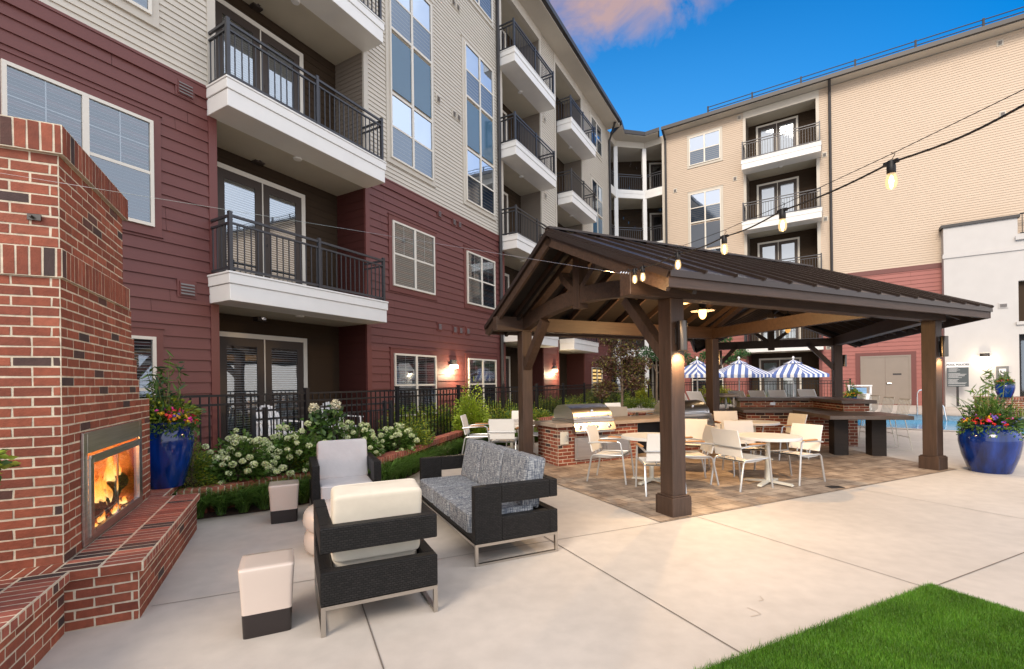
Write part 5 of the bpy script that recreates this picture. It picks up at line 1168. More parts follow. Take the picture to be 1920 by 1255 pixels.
m = MB(); m.tube(pts, .0055, 6); m.build('cable', M_black, SL)
m = MB(); m.tube([V(1.25, 5.0, 2.82), V(1.713, 3.77, 2.797), V(1.863, 3.22, 2.79), V(2.043, 2.52, 2.795), V(2.133, 1.95, 2.785), V(2.4, -.4, 3.05)], .0022, 5); m.build('support_wire', M_black, SL)
G_bulbg = bulbmat(); G_fil = emitmat('filament', (1, .70, .34), 14); G_bg = glassmat('bulb_glass', .02, (1.0, .88, .66), (.5, .45, .4))
for i in bulbs:
    p = cabp[i]; m = MB(); m.lathe([(.0, .012), (.016, .01), (.018, -.01), (.021, -.02), (.021, -.055), (.017, -.06)], 14, p); m.bar(p-V(.03, -.06, 0)*.5, p+V(.03, -.06, 0)*.5, .02, .018); m.tube([p+V(0, 0, .01), p+V(.012, -.012, .04), p+V(.0, .0, .055)], .002, 5); so_ = m.build('socket', M_black, SL)
    m = MB(); m.lathe([(.016, -.055), (.022, -.072), (.0265, -.095), (.0265, -.115), (.020, -.136), (.0, -.145)], 18, p); m.build('bulb', G_bulbg, SL)
    m = MB(); m.lathe([(.0, -.066), (.008, -.08), (.011, -.10), (.008, -.125), (0, -.132)], 8, p); m.build('filament', G_fil, SL)
    ptlight('bulb_light', p-V(0, 0, .21), 1.8, (1, .62, .28), .03)
t = thing('steel_cable', 'thin steel cable stretched from the fireplace to the pavilion corner', 'cable', (1.31, 4.97, 2.78)); OFF[t.name] = Vector((1.31, 4.97, 2.78))
a_ = P(-1.70, 4.17, 2.77); m = MB(); m.tube([V(-3.35, 1.88, 2.694), V(-2.592, 2.4, 2.702), V(1.175, 5.0, 2.744)], .0011, 5); m.build('wire', M_chrome, t)
m = MB(); 
for i in range(4): m.tube([V(1.16+i*.03, 4.985+i*.01, 2.742), V(1.175+i*.03, 4.99+i*.01, 2.757)], .009, 6)
m.build('turnbuckle', M_chrome, t)
# ---------------------------------------------------------------- plants
def leaves(name, pts, size, cols, parent=None, seed=1, aspect=.5, droop=.3, dirs=None, mat=None, jit=.25):
    """many folded leaf faces in one mesh; pts (n,3) world or thing coordinates"""
    rs = np.random.RandomState(seed); pts = np.asarray(pts, np.float32); n = len(pts)
    d = rs.randn(n, 3).astype(np.float32) if dirs is None else np.asarray(dirs, np.float32)+rs.randn(n, 3).astype(np.float32)*.45
    d[:, 2] -= droop; d /= np.linalg.norm(d, axis=1)[:, None]+1e-6
    r = rs.randn(n, 3).astype(np.float32); s = np.cross(d, r); s /= np.linalg.norm(s, axis=1)[:, None]+1e-6; nn = np.cross(s, d)
    L_ = (size*(1-jit+2*jit*rs.rand(n)))[:, None].astype(np.float32); w_ = L_*aspect*.5
    v = np.empty((n, 4, 3), np.float32); v[:, 0] = pts-d*L_*.5; v[:, 1] = pts+s*w_+nn*w_*.35; v[:, 2] = pts+d*L_*.5-nn*w_*.3; v[:, 3] = pts-s*w_+nn*w_*.35
    off = np.array(OFF[parent.name], np.float32) if parent is not None else np.zeros(3, np.float32); v -= off
    me = bpy.data.meshes.new(name); me.vertices.add(n*4); me.vertices.foreach_set('co', v.ravel()); idx = (np.arange(n, dtype=np.int32)*4)[:, None]+np.array([0, 1, 2, 0, 2, 3], np.int32)
    me.loops.add(n*6); me.loops.foreach_set('vertex_index', idx.ravel().astype(np.int32)); me.polygons.add(n*2); me.polygons.foreach_set('loop_start', np.arange(0, n*6, 3, dtype=np.int32)); me.polygons.foreach_set('loop_total', np.full(n*2, 3, np.int32)); me.update()
    at = me.color_attributes.new('Col', 'FLOAT_COLOR', 'POINT'); c = np.ones((n, 4, 4), np.float32); pal = np.array(cols, np.float32)[rs.randint(0, len(cols), n)]*(.75+.5*rs.rand(n, 1)); c[:, :, :3] = pal[:, None, :]; at.data.foreach_set('color', c.ravel())
    me.materials.append(mat or M_leaf); o = bpy.data.objects.new(name, me); col.objects.link(o)
    if parent: o.parent = parent; OFF[o.name] = OFF[parent.name]
    return o
def dome(c, rx, ry, h, n, seed, lump=.22, shell=.5):
    """points through an uneven dome standing on c, with outward directions"""
    rs = np.random.RandomState(seed); d = rs.randn(n, 3); d[:, 2] = np.abs(d[:, 2])*.9-.12; d /= np.linalg.norm(d, axis=1)[:, None]
    ph = rs.rand(6)*6.28; a = np.arctan2(d[:, 1], d[:, 0]); f = 1+lump*(np.sin(3*a+ph[0]+2*d[:, 2])*.5+np.sin(5*a+ph[1]-4*d[:, 2])*.4+np.sin(9*d[:, 2]+ph[2]+2*a)*.4)
    r = (shell+(1-shell)*rs.rand(n)**.6)*f; p = d*r[:, None]*np.array([rx, ry, h])+np.array([c[0], c[1], c[2]+h*.12]); p[:, 2] = np.maximum(p[:, 2], c[2]+.01); return p, d
GREEN = [(.075, .16, .026), (.10, .20, .035), (.055, .115, .02), (.13, .23, .04)]
LIME = [(.27, .33, .025), (.34, .38, .03), (.19, .26, .025), (.38, .40, .05)]
DEEP = [(.025, .06, .018), (.035, .08, .022), (.05, .10, .025)]
CREAM = [(.56, .64, .30), (.66, .71, .42), (.46, .58, .22), (.72, .74, .52)]
def stems(name, c, h, n, spread, parent, r=.006, seed=0):
    m = MB(); rr = random.Random(seed)
    for i in range(n):
        a = rr.random()*6.28; s = spread*rr.random(); p0 = V(c[0]+.04*math.cos(a), c[1]+.04*math.sin(a), c[2]-.03); p1 = V(c[0]+s*math.cos(a), c[1]+s*math.sin(a), c[2]+h*rr.uniform(.6, .95)); m.tube([p0, p0.lerp(p1, .5)+V(0, 0, h*.1), p1], [r, r*.8, r*.4], 5)
    return m.build(name, M_bark, parent)
def hydrangea(loc, rx, ry, h, nh, lab, seed, hr=.044):
    t = thing('hydrangea_bush', lab, 'shrub', loc, group='white flowering hydrangea bushes'); OFF[t.name] = Vector(loc)
    p, d = dome(loc, rx, ry, h*.92, int(2600*rx*h/.35), seed, shell=.35); leaves('foliage', p, .075, GREEN+[(.10, .17, .03)], t, seed, .6, .25, d); stems('stem', loc, h, 14, rx*.7, t, seed=seed)
    rs = np.random.RandomState(seed+5); hp, hd = dome(loc, rx*1.02, ry*1.02, h, nh*3, seed+2, shell=.93); ok = []
    for q in hp:
        if all(np.linalg.norm(q-o) > hr*1.5 for o in ok): ok.append(q)
        if len(ok) >= nh: break
    P_ = []; D_ = []
    for q in ok:
        rr = hr*rs.uniform(.7, 1.2); u = rs.randn(120, 3); u[:, 2] = u[:, 2]*.8+.35; u /= np.linalg.norm(u, axis=1)[:, None]; P_.append(q+u*rr*np.array([1, 1, .85])); D_.append(np.cross(u, rs.randn(120, 3)))
    leaves('flower_heads', np.concatenate(P_), .021, CREAM, t, seed+3, .95, 0, np.concatenate(D_), M_petal); return t
hydrangea((-3.74, 6.42, .34), .42, .34, .56, 52, 'white flowering hydrangea bush at the fireplace end of the brick bed', 11)
hydrangea((-3.22, 6.92, .35), .48, .36, .58, 60, 'white flowering hydrangea bush left of the back wicker chair', 12)
hydrangea((-2.62, 7.98, .37), .38, .36, .52, 54, 'white flowering hydrangea bush right above the back wicker chair', 13)
hydrangea((-2.15, 8.72, .38), .36, .34, .44, 44, 'white flowering hydrangea bush farthest along the brick bed', 14)
def tall_hydrangea():
    loc = (-2.98, 7.5, .37); t = thing('tall_hydrangea', 'tall leggy hydrangea with two large cream flower heads against the black fence', 'shrub', loc); OFF[t.name] = Vector(loc)
    m = MB(); heads = [V(-3.16, 7.5, 1.23), V(-2.83, 7.55, 1.28)]; 
    for h in heads: m.tube([V(*loc), V(*loc).lerp(h, .5)+V(.03, 0, .03), h], [.012, .010, .006], 6)
    m.tube([V(*loc), V(-3.03, 7.45, 1.02)], [.012, .006], 6); m.build('stem', M_bark, t)
    rs = np.random.RandomState(4); p = np.concatenate([np.array(V(*loc).lerp(h, f))+rs.randn(26, 3)*.075 for h in heads+[V(-3.0, 7.45, 1.05)] for f in (.4, .55, .7, .82, .9)]); leaves('foliage', p, .11, GREEN+DEEP, t, 5, .55, .3)
    for i, h in enumerate(heads):
        u = rs.randn(260, 3); u /= np.linalg.norm(u, axis=1)[:, None]; leaves('flower_head', np.array(h)+u*np.array([.082, .082, .095])*(.75+.25*rs.rand(260, 1)), .026, [(.72, .68, .48), (.62, .55, .36), (.78, .74, .58)], t, 6+i, .95, 0, np.cross(u, rs.randn(260, 3)), M_petal)
tall_hydrangea()
def shrub(loc, rx, ry, h, cols, lab, seed, size=.05, dens=1.0, name='leafy_shrub', group='shrubs along the fences', aspect=.5):
    t = thing(name, lab, 'shrub', loc, group=group); OFF[t.name] = Vector(loc)
    p, d = dome(loc, rx, ry, h, int(dens*900*(rx+ry)*h/(size*size*40)), seed, .3, .3); leaves('foliage', p, size, cols, t, seed, aspect, .1, d); stems('stem', loc, h, 8, rx*.6, t, seed=seed); return t
MIX = GREEN+LIME
shrub((-4.15, 6.05, .34), .30, .25, .52, MIX, 'feathery green shrub between the blue urn and the hydrangeas', 20, .045, 1.2, aspect=.3)
shrub((-3.02, 6.98, .36), .30, .2, .32, LIME+[(.3, .22, .05)], 'low yellowish shrub in front of the hydrangeas', 21, .05, 1, aspect=.3)
shrub((-1.95, 9.1, .4), .38, .3, .45, MIX, 'mid green shrub right of the hydrangeas', 22, .045, aspect=.35)
def row(n, a, b, r, h, cols, labs, seed, y=None):
    for i in range(n):
        f = i/(n-1) if n > 1 else 0; s, yy, z = (a[k]+(b[k]-a[k])*f for k in range(3)); p = FLp(s, yy, z); shrub(tuple(p), r*rng.uniform(.85, 1.2), r*rng.uniform(.8, 1.1), h*rng.uniform(.8, 1.2), cols, labs[i], seed+i, .06, 1.0)
row(5, (8.0, -.75, .36), (12.6, -.75, .37), .52, .62, LIME+GREEN, ['lime green shrub under the first ground floor window pair', 'lime green shrub just left of the lit wall lamp, behind the fence', 'lime green shrub directly below the left lit wall lamp', 'lime green shrub below the second ground floor window', 'lime green shrub at the foot of the downspout'], 30)
row(4, (9.3, -1.8, .38), (12.4, -1.95, .42), .45, .42, LIME+GREEN, ['low lime shrub between brick wall and fence, before the first window', 'low lime shrub between brick wall and fence, left of the white chairs', 'low lime shrub between brick wall and fence, behind the white walk table', 'low lime shrub between brick wall and fence, near the rear pavilion post'], 40)
shrub((-.98, 11.0, .38), .40, .36, .95, [(.34, .46, .04), (.42, .52, .05), (.26, .38, .04)], 'bright lime cone shaped shrub behind the fence by the second window', 50, .06, 1.2)
row(6, (15.6, -.75, .4), (23.2, -.8, .42), .70, .62, LIME+GREEN, ['green hedge shrub right of the rear pavilion post', 'green hedge shrub below the right lit wall lamp', 'green hedge shrub before the dark patio opening', 'green hedge shrub at the foot of the red leaved tree', 'green hedge shrub under the lit yellow window', 'green hedge shrub near the wing corner'], 60)
row(3, (15.0, -2.5, .44), (19.0, -3.2, .5), .6, .36, LIME+GREEN, ['low bright shrub just behind the grill hood', 'low bright shrub beyond the grill, by the fence', 'low bright shrub behind the far walk table'], 70)
for i, (s, y, lab) in enumerate([(-8.6, -1.2, 'yellow green shrub below the left striped umbrella'), (-7.2, -1.3, 'yellow green shrub behind the loungers, left of the middle pavilion post'), (-5.2, -1.4, 'bright yellow green shrub right of the middle pavilion post'), (-4.5, -1.3, 'bright yellow green shrub beside the middle umbrella pole'), (-3.0, -1.6, 'small green shrub under the right striped umbrella')]): p = FR @ V(s, y, .4); shrub(tuple(p), .5, .5, .8 if i != 4 else .5, [(.34, .36, .03), (.42, .42, .04), (.22, .27, .03)], lab, 80+i, .08, 1)
# liriope strip on the mulch
rs = np.random.RandomState(9); pts = []
for k in range(640):
    f = rs.rand()*.62; i = int(f*59); lo = mul_a[i]; hi = mul_b[i]; g = .03+.86*rs.rand(); c = lo.lerp(hi, g); nb = 42
    a = rs.rand(nb)*6.28; r = rs.rand(nb)*.05; pts.append(np.stack([c.x+r*np.cos(a), c.y+r*np.sin(a), np.full(nb, zg(c.y)+.02)], 1))
pts = np.stack(pts)
def strap(name, pts, h, wd, cols, seed, lean=1.15, n=4, parent=None):
    """arching strap leaves"""
    rs = np.random.RandomState(seed); N_ = len(pts); a = rs.rand(N_)*6.28; H_ = h*(.6+.6*rs.rand(N_)); L_ = H_*lean*(.4+.8*rs.rand(N_)); dx = np.cos(a); dy = np.sin(a); v = np.empty((N_, 2*n+1, 3), np.float32)
    for i in range(n):
        t = i/n; z = H_*(1.35*t-.55*t*t*1.1); o = L_*t**1.6; w_ = wd*(1-t*.7)*.5
        v[:, 2*i] = np.stack([pts[:, 0]+dx*o-dy*w_, pts[:, 1]+dy*o+dx*w_, pts[:, 2]+z], 1); v[:, 2*i+1] = np.stack([pts[:, 0]+dx*o+dy*w_, pts[:, 1]+dy*o-dx*w_, pts[:, 2]+z], 1)
    v[:, 2*n] = np.stack([pts[:, 0]+dx*L_, pts[:, 1]+dy*L_, pts[:, 2]+H_*.68], 1)
    if parent is not None: v -= np.array(OFF[parent.name], np.float32)
    k = 2*n+1; fs = []
    for i in range(n-1): fs += [[2*i, 2*i+1, 2*i+3], [2*i, 2*i+3, 2*i+2]]
    fs.append([2*n-2, 2*n-1, 2*n]); fs = np.array(fs, np.int32); idx = (np.arange(N_, dtype=np.int32)*k)[:, None, None]+fs[None]; nf = len(fs)*N_
    me = bpy.data.meshes.new(name); me.vertices.add(N_*k); me.vertices.foreach_set('co', v.ravel()); me.loops.add(nf*3); me.loops.foreach_set('vertex_index', idx.ravel().astype(np.int32)); me.polygons.add(nf); me.polygons.foreach_set('loop_start', np.arange(0, nf*3, 3, dtype=np.int32)); me.polygons.foreach_set('loop_total', np.full(nf, 3, np.int32)); me.update()
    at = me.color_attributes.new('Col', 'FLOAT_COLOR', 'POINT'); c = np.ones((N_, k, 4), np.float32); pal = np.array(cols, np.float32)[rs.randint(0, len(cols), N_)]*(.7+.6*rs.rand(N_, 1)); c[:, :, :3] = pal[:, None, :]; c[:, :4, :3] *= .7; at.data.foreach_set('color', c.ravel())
    me.materials.append(M_leaf); o = bpy.data.objects.new(name, me); col.objects.link(o)
    if parent is not None: o.parent = parent; OFF[o.name] = OFF[parent.name]
    return o
GCOL = [(.10, .21, .035), (.14, .28, .045), (.06, .13, .024), (.19, .32, .06)]
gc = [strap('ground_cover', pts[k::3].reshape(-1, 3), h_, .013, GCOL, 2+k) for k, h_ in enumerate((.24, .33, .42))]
me0 = gc[0].data; bmg = bmesh.new()
for o in gc: bmg.from_mesh(o.data)
bmg.to_mesh(me0); bmg.free()
for o in gc[1:]: bpy.data.objects.remove(o)
tag(gc[0], 'arching dark green grassy border along the brick wall', 'grass', kind='stuff')
# trees
def tree(lab, base, ht, crown, cols, seed, n, size, r=.05, name='young_tree', lean=(0, 0)):
    t = thing(name, lab, 'tree', base, group='young trees by the fence'); OFF[t.name] = Vector(base); rr = random.Random(seed); rs = np.random.RandomState(seed); b = V(*base)
    m = MB(); top = b+V(lean[0], lean[1], ht); m.tube([b-Z*.05, b.lerp(top, .35)+V(.03, .02, 0), b.lerp(top, .7)-V(.03, 0, 0), top], [r, r*.8, r*.55, r*.15], 8); m.build('trunk', M_bark, t)
    br = MB(); P_ = []
    for (cx, cy_, cz, cr, k) in crown:
        c = b+V(cx, cy_, cz); s = b.lerp(top, min(.95, max(.25, cz/ht-.18))); br.tube([s, s.lerp(c, .5)+V(0, 0, .05), c], [r*.4, r*.28, r*.1], 6)
        for _ in range(5): e = c+V(rr.uniform(-1, 1), rr.uniform(-1, 1), rr.uniform(-.5, .6))*cr; br.tube([c.lerp(s, .3), c.lerp(e, .5), e], [r*.16, r*.1, r*.04], 4)
        nn = int(n*k); u = rs.randn(nn, 3); u /= np.linalg.norm(u, axis=1)[:, None]; q = np.array(c)+u*(cr*rs.rand(nn, 1)**.45)*np.array([1, 1, .55]); q[:, 2] += .12*cr*np.sin(q[:, 0]*11/cr+q[:, 1]*7); P_.append(q)
    br.build('branch', M_bark, t); leaves('crown', np.concatenate(P_), size, cols, t, seed, .5, .15); return t
MAPLE = [(.10, .042, .034), (.14, .06, .045), (.07, .045, .03), (.16, .085, .045), (.12, .13, .04), (.24, .22, .05)]
tree('red purple leaved young maple behind the grill hood, before the fence', (3.72, 16.0, .42), 3.3, [(-.5, .1, 1.0, .42, .8), (.45, -.1, 1.15, .5, 1), (-.1, .2, 1.55, .55, 1.2), (.6, .1, 1.75, .5, 1), (-.55, -.1, 1.8, .48, 1), (.1, 0, 2.2, .55, 1.2), (-.35, .1, 2.6, .42, .8), (.45, 0, 2.7, .4, .8), (-.72, -.2, .75, .28, .4)], MAPLE, 3, 760, .085, .045)
tree('green young tree left of the front pavilion post, by the wing corner', (6.0, 19.6, .42), 4.2, [(-.3, 0, 2.3, .6, 1), (.5, .1, 2.7, .6, 1), (0, -.1, 3.2, .6, 1), (.7, 0, 3.5, .5, .8), (-.5, .1, 3.6, .45, .8), (1.0, 0, 2.2, .45, .7)], [(.05, .13, .045), (.065, .16, .06), (.04, .10, .035)], 5, 700, .10, .05)
tree('slender green tree behind the middle striped umbrella', (8.75, 20.0, .45), 3.4, [(-.4, 0, 2.2, .42, .8), (.55, 0, 2.0, .40, .8), (.95, -.1, 2.25, .38, .7), (-1.0, 0, 1.9, .4, .7), (.1, 0, 2.9, .5, .9), (-1.5, .1, 1.6, .35, .5)], [(.06, .15, .045), (.08, .18, .05), (.045, .11, .03)], 6, 520, .10, .04)

# ---------------------------------------------------------------- glazed planters
POT_L = [(.0, 0), (.22, 0), (.235, .03), (.33, .35), (.36, .55), (.345, .66), (.315, .72), (.335, .75), (.335, .78), (.30, .785), (.29, .72)]
POT_R = [(.0, 0), (.26, 0), (.275, .03), (.355, .28), (.395, .50), (.392, .60), (.355, .70), (.30, .745), (.325, .775), (.325, .80), (.29, .805), (.28, .74)]
RED, PINK, ORNG, YEL, VIO = [(.62, .02, .02), (.75, .05, .04)], [(.75, .03, .28), (.6, .02, .35)], [(.85, .16, .02)], [(.85, .5, .03)], [(.12, .08, .42), (.2, .1, .5)]
def planter(loc, prof, sc, lab, seed, tall=1.0, spikes=60, flowers=(RED, PINK, YEL, VIO), parts=True, lime=True):
    t = thing('flower_planter', lab, 'planter', loc, group='cobalt blue glazed flower planters'); OFF[t.name] = Vector(loc); L0 = V(*loc); rs = np.random.RandomState(seed)
    m = MB(); m.lathe([(r*sc, z*sc) for r, z in prof], 48, L0); m.build('pot', M_blue, t); H_ = prof[-1][1]*sc; rr = prof[-1][0]*sc
    m = MB(); m.lathe([(rr*1.02, H_*.97), (0, H_*1.0)], 24, L0); m.build('soil', M_soil, t)
    top = np.array([loc[0], loc[1], loc[2]+H_])
    p, d = dome(top, rr*1.35, rr*1.35, .33*sc, 1300, seed, .35, .3); leaves('foliage', p, .07*sc, GREEN+(LIME if lime else DEEP), t, seed, .5, .2, d)
    # trailing stems over the rim
    a = rs.rand(420)*6.28; k = rs.rand(420); q = np.stack([top[0]+np.cos(a)*(rr*1.1+.10*k*sc), top[1]+np.sin(a)*(rr*1.1+.10*k*sc), top[2]+.05-k*.22*sc*(rs.rand(420))], 1); leaves('trailing_foliage', q, .06*sc, GREEN, t, seed+1, .4, .7)
    b = top+np.stack([rs.randn(spikes)*rr*.4, rs.randn(spikes)*rr*.4, np.full(spikes, 0)], 1); strap('grass_spikes', b, .52*tall*sc, .018*sc, GREEN+[(.05, .09, .05)], seed+2, .75, 5, t)
    m = MB(); r2 = random.Random(seed); P_ = []; D_ = []
    for i in range(7):
        x, y = r2.uniform(-.5, .5)*rr, r2.uniform(-.5, .5)*rr; h = .85*tall*sc*r2.uniform(.6, 1); p0 = Vector(top)+V(x, y, -.02); p1 = p0+V(r2.uniform(-.13, .13), r2.uniform(-.13, .13), h); m.tube([p0, p0.lerp(p1, .5)+V(.02, .01, 0), p1], [.007*sc, .006*sc, .003*sc], 5)
        for f in np.linspace(.25, 1, 12): c = p0.lerp(p1, float(f)); P_ += [np.array(c)+rs.randn(3)*.03*sc for _ in range(2)]; D_ += [np.array([rs.randn(), rs.randn(), .6]) for _ in range(2)]
    m.build('cane', mat('cane_green', (.16, .16, .05), .6), t); leaves('cane_leaves', np.array(P_), .16*sc, GREEN+[(.05, .12, .06)], t, seed+4, .16, 0, np.array(D_))
    for j, fc in enumerate(flowers):
        n = 16; ang = rs.rand(n)*6.28; ra_ = rr*(.5+.85*rs.rand(n)); c = np.stack([top[0]+np.cos(ang)*ra_, top[1]+np.sin(ang)*ra_, top[2]+.20*sc*(1-(ra_/rr-.3)**2*.7)+.03*rs.rand(n)], 1); pp = np.repeat(c, 9, 0)+rs.randn(n*9, 3)*.014*sc; leaves('flowers', pp, .034*sc, fc, t, seed+10+j, .9, 0, None, M_petal)
    return t
planter(tuple(P(-1.37, 6.97, .402)), [(r*.83, z) for r, z in POT_L], 1.0, 'tall blue glazed urn of flowers on the brick ledge beside the fireplace', 101, 1.05, 40)
planter(tuple(P(-1.80, 3.5, .408)), [(r*.83, z) for r, z in POT_L], 1.0, 'blue glazed urn of pink flowers on the near ledge, at the left edge', 102, .6, 20, (PINK, PINK))
planter((8.02, 7.93, 0), POT_R, 1.0, 'large blue glazed urn of flowers on the patio right of the pavilion', 103, 1.25, 120, (RED, PINK, YEL, VIO, RED), lime=False)
planter((16.46, 15.75, .90), POT_R, .62, 'small blue glazed pot with an orange flower standing on the brick planter', 104, .9, 16, (ORNG, RED, PINK))
planter((5.45, 13.4, zg(13.4)), POT_R, .7, 'blue pot of red flowers behind the second grill', 105, .5, 10, (RED, PINK, ORNG))
planter((12.9, 17.8, zg(17.8)), POT_R, .8, 'flower pot with tall grass beside the far right pavilion post', 106, 1.0, 40, (RED, ORNG, YEL))
t = thing('brick_planter', 'low brick planter box carrying the small blue pot, in front of the clubhouse', 'planter', (16.9, 15.9, .28)); OFF[t.name] = Vector((16.9, 15.9, .28))
m = MB(); m.M = Matrix.Translation((16.2, 15.9, 0)) @ Matrix.Rotation(AR-math.pi/2, 4, 'Z'); m.col = MORT; m.box(-.3, 3.2, 0, .8, .2, .80); bricks(m, (-.3, 0, .25), X, Z, -Y, 3.5, .55); bricks(m, (-.3, .8, .25), -Y, Z, -X, .8, .55); bricks(m, (-.33, -.03, .80), X, Z, -Y, 3.5, .1, bw=.0677, bh=.1, half=False); m.col = MORT; m.box(-.33, 3.2, -.025, .85, .801, .898); bricks(m, (-.33, -.03, .898), X, Y, Z, 3.5, .88, bw=.0677, bh=.22, half=False); m.build('brick_box', M_brick, t)
strap('plants', np.array([(16.2+.12*i, 15.55-.06*i, .28) for i in range(12) for _ in range(12)])+np.random.RandomState(2).randn(144, 3)*np.array([.07, .05, 0]), .55, .02, LIME+GREEN, 7, .4, 4, t)

# ---------------------------------------------------------------- pool side
M_sl = mat('white_sling', (.82, .82, .82), .6); M_um = mat('umbrella_stripes', (1, 1, 1), .75, attr=True)
def umbrella(loc, ztop, lab, rot=.3):
    t = thing('striped_umbrella', lab, 'umbrella', loc, group='striped umbrellas by the pool'); OFF[t.name] = Vector(loc); c = V(loc[0], loc[1], 0); r = 1.22; zr = ztop-.58
    m = MB()
    for k in range(6):
        a0, a1 = rot+k*math.pi/3, rot+(k+1)*math.pi/3; p0 = c+V(r*math.cos(a0), r*math.sin(a0), zr); p1 = c+V(r*math.cos(a1), r*math.sin(a1), zr); ap = c+Z*(ztop-.02)
        N_ = 10
        def up(s): return p0.lerp(p1, s).lerp(ap, 0) if False else None
        mid = (p0+p1)/2
        def ptop(s):
            f = min(s, 1-s)*2; base = p0.lerp(p1, s); return base+(ap-mid)*f
        for i in range(N_):
            s0, s1 = i/N_, (i+1)/N_; m.col = (.11, .17, .42) if i % 2 else (.80, .80, .80)
            m.add([p0.lerp(p1, s0), p0.lerp(p1, s1), ptop(s1), ptop(s0)], [(0, 1, 2, 3)]); q0, q1 = p0.lerp(p1, s0), p0.lerp(p1, s1); m.add([q0, q1, q1-Z*.12, q0-Z*.12], [(0, 1, 2, 3)])
    m.build('canopy', M_um, t); m = MB()
    for k in range(6):
        a0, a1 = rot+k*math.pi/3, rot+(k+1)*math.pi/3; ap = c+Z*(ztop+.03); q0 = c+V(.34*math.cos(a0), .34*math.sin(a0), ztop-.135); q1 = c+V(.34*math.cos(a1), .34*math.sin(a1), ztop-.135)
        for i in range(4):
            m.col = (.11, .17, .42) if i % 2 else (.80, .80, .80); s0, s1 = i/4, (i+1)/4; m.add([q0.lerp(q1, s0), q0.lerp(q1, s1), ap], [(0, 1, 2)])
    m.build('vent_cap', M_um, t)
    m = MB(); m.tube([c+Z*loc[2], c+Z*(ztop+.05)], .026, 10); m.lathe([(.0, .05), (.045, .07), (.05, .11), (.03, .15), (0, .16)], 12, c+Z*ztop); m.build('pole', M_whitem, t)
    m = MB()
    for k in range(6): a0 = rot+k*math.pi/3; m.bar(c+Z*(ztop-.06), c+V(r*.97*math.cos(a0), r*.97*math.sin(a0), zr-.01), .018, .02)
    m.build('rib', M_whitem, t); m = MB(); m.lathe([(0, .10), (.24, .09), (.26, 0)], 24, c+Z*loc[2]); m.build('base', M_whitem, t)
umbrella((7.47, 19.0, zg(19)), 2.40, 'blue and white striped umbrella left of the middle pavilion post', .15); umbrella((9.15, 19.0, zg(19)), 2.38, 'blue and white striped umbrella just right of the middle pavilion post', .55); umbrella((11.34, 19.0, zg(19)), 2.36, 'blue and white striped umbrella before the glazed ground floor doors', .3)
def lounger():
    t = thing('pool_lounger', '', 'lounger', group='white pool loungers'); w_ = .25
    m = MB(); m.box(-w_, w_, -.55, 1.3, .36, .385); m.build('seat_sling', M_sl, t); m = MB(); m.add([(-w_, -.55, .385), (w_, -.55, .385), (w_, -1.02, 1.04), (-w_, -1.02, 1.04), (-w_, -.57, .365), (w_, -.57, .365), (w_, -1.04, 1.03), (-w_, -1.04, 1.03)], [(0, 1, 2, 3), (7, 6, 5, 4), (0, 3, 7, 4), (1, 5, 6, 2), (2, 6, 7, 3)]); m.build('backrest', M_sl, t)
    for s in (-1, 1):
        m = MB(); m.tube([(s*w_, -.7, .35), (s*w_, 1.32, .35)], .02, 6); m.build('side_rail', M_whitem, t)
        for y in (-.45, 1.1): m = MB(); m.tube([(s*w_, y, 0), (s*w_, y, .35)], .02, 6); m.build('leg', M_whitem, t)
    return t
lg = lounger(); fst = True
for x, y, lab in [(5.95, 15.2, 'white pool lounger left of the left umbrella pole'), (6.55, 15.4, 'white pool lounger partly hidden by the middle pavilion post'), (7.85, 15.5, 'white pool lounger just right of the middle umbrella pole'), (8.55, 15.5, 'white pool lounger above the middle of the bar counter'), (9.2, 15.6, 'white pool lounger left of the right umbrella pole'), (10.3, 15.8, 'white pool lounger with its back highest, right of the right umbrella')]:
    o = lg if fst else copy_tree(lg); fst = False; place(o, V(x, y, zg(y)), math.atan2(-.8, .6)+rng.uniform(-.06, .06), lab)
def bar_stool():
    t = thing('wire_bar_stool', '', 'bar stool', group='white wire bar stools'); w_ = .2; M_w = M_ivory
    m = MB()
    for i in range(9): x = -w_+2*w_*i/8; m.tube([(x, .2, .74), (x, -.17, .72), (x*1.05, -.22, .78), (x*1.05, -.27, 1.08)], .007, 5)
    for p0, p1 in (((-w_*1.05, -.27, 1.08), (w_*1.05, -.27, 1.08)), ((-w_, .2, .74), (w_, .2, .74)), ((-w_, -.17, .72), (w_, -.17, .72))): m.tube([p0, p1], .008, 6)
    m.build('wire_seat', M_w, t)
    for s in (-1, 1):
        m = MB(); m.tube([(s*w_*.9, .18, .73), (s*.25, .25, .015), (s*.25, -.27, .015), (s*w_*.9, -.16, .72)], .009, 6); m.build('sled_leg', M_w, t)
    m = MB(); m.tube([(-.235, .22, .28), (.235, .22, .28)], .008, 6); m.tube([(-.235, -.24, .28), (.235, -.24, .28)], .008, 6); m.build('footrest', M_w, t); return t
bs = bar_stool(); fst = True
for i, lab in enumerate(['white wire bar stool nearest, at the open end of the bar', 'white wire bar stool second from the open end of the bar', 'white wire bar stool third from the open end of the bar', 'white wire bar stool farthest along the bar, beside the flower pot']):
    o = bs if fst else copy_tree(bs); fst = False; p = FB @ V(1.72, -.55+.62*i, 0); place(o, V(p.x, p.y, zg(p.y)), math.atan2(-.225, .974)+R(90), lab)
t = thing('fire_table', 'round dark stone pedestal table behind the pavilion, left of the bar', 'table'); m = MB(); m.lathe([(0, 1.0), (.42, 1.0), (.45, 1.02), (.45, 1.07), (.42, 1.09), (0, 1.09)], 36); m.build('table_top', M_counterw, t)
m = MB(); m.lathe([(.5, 0), (.5, .62), (.47, .66), (0, .66)], 36); m.build('base_drum', M_counter, t)
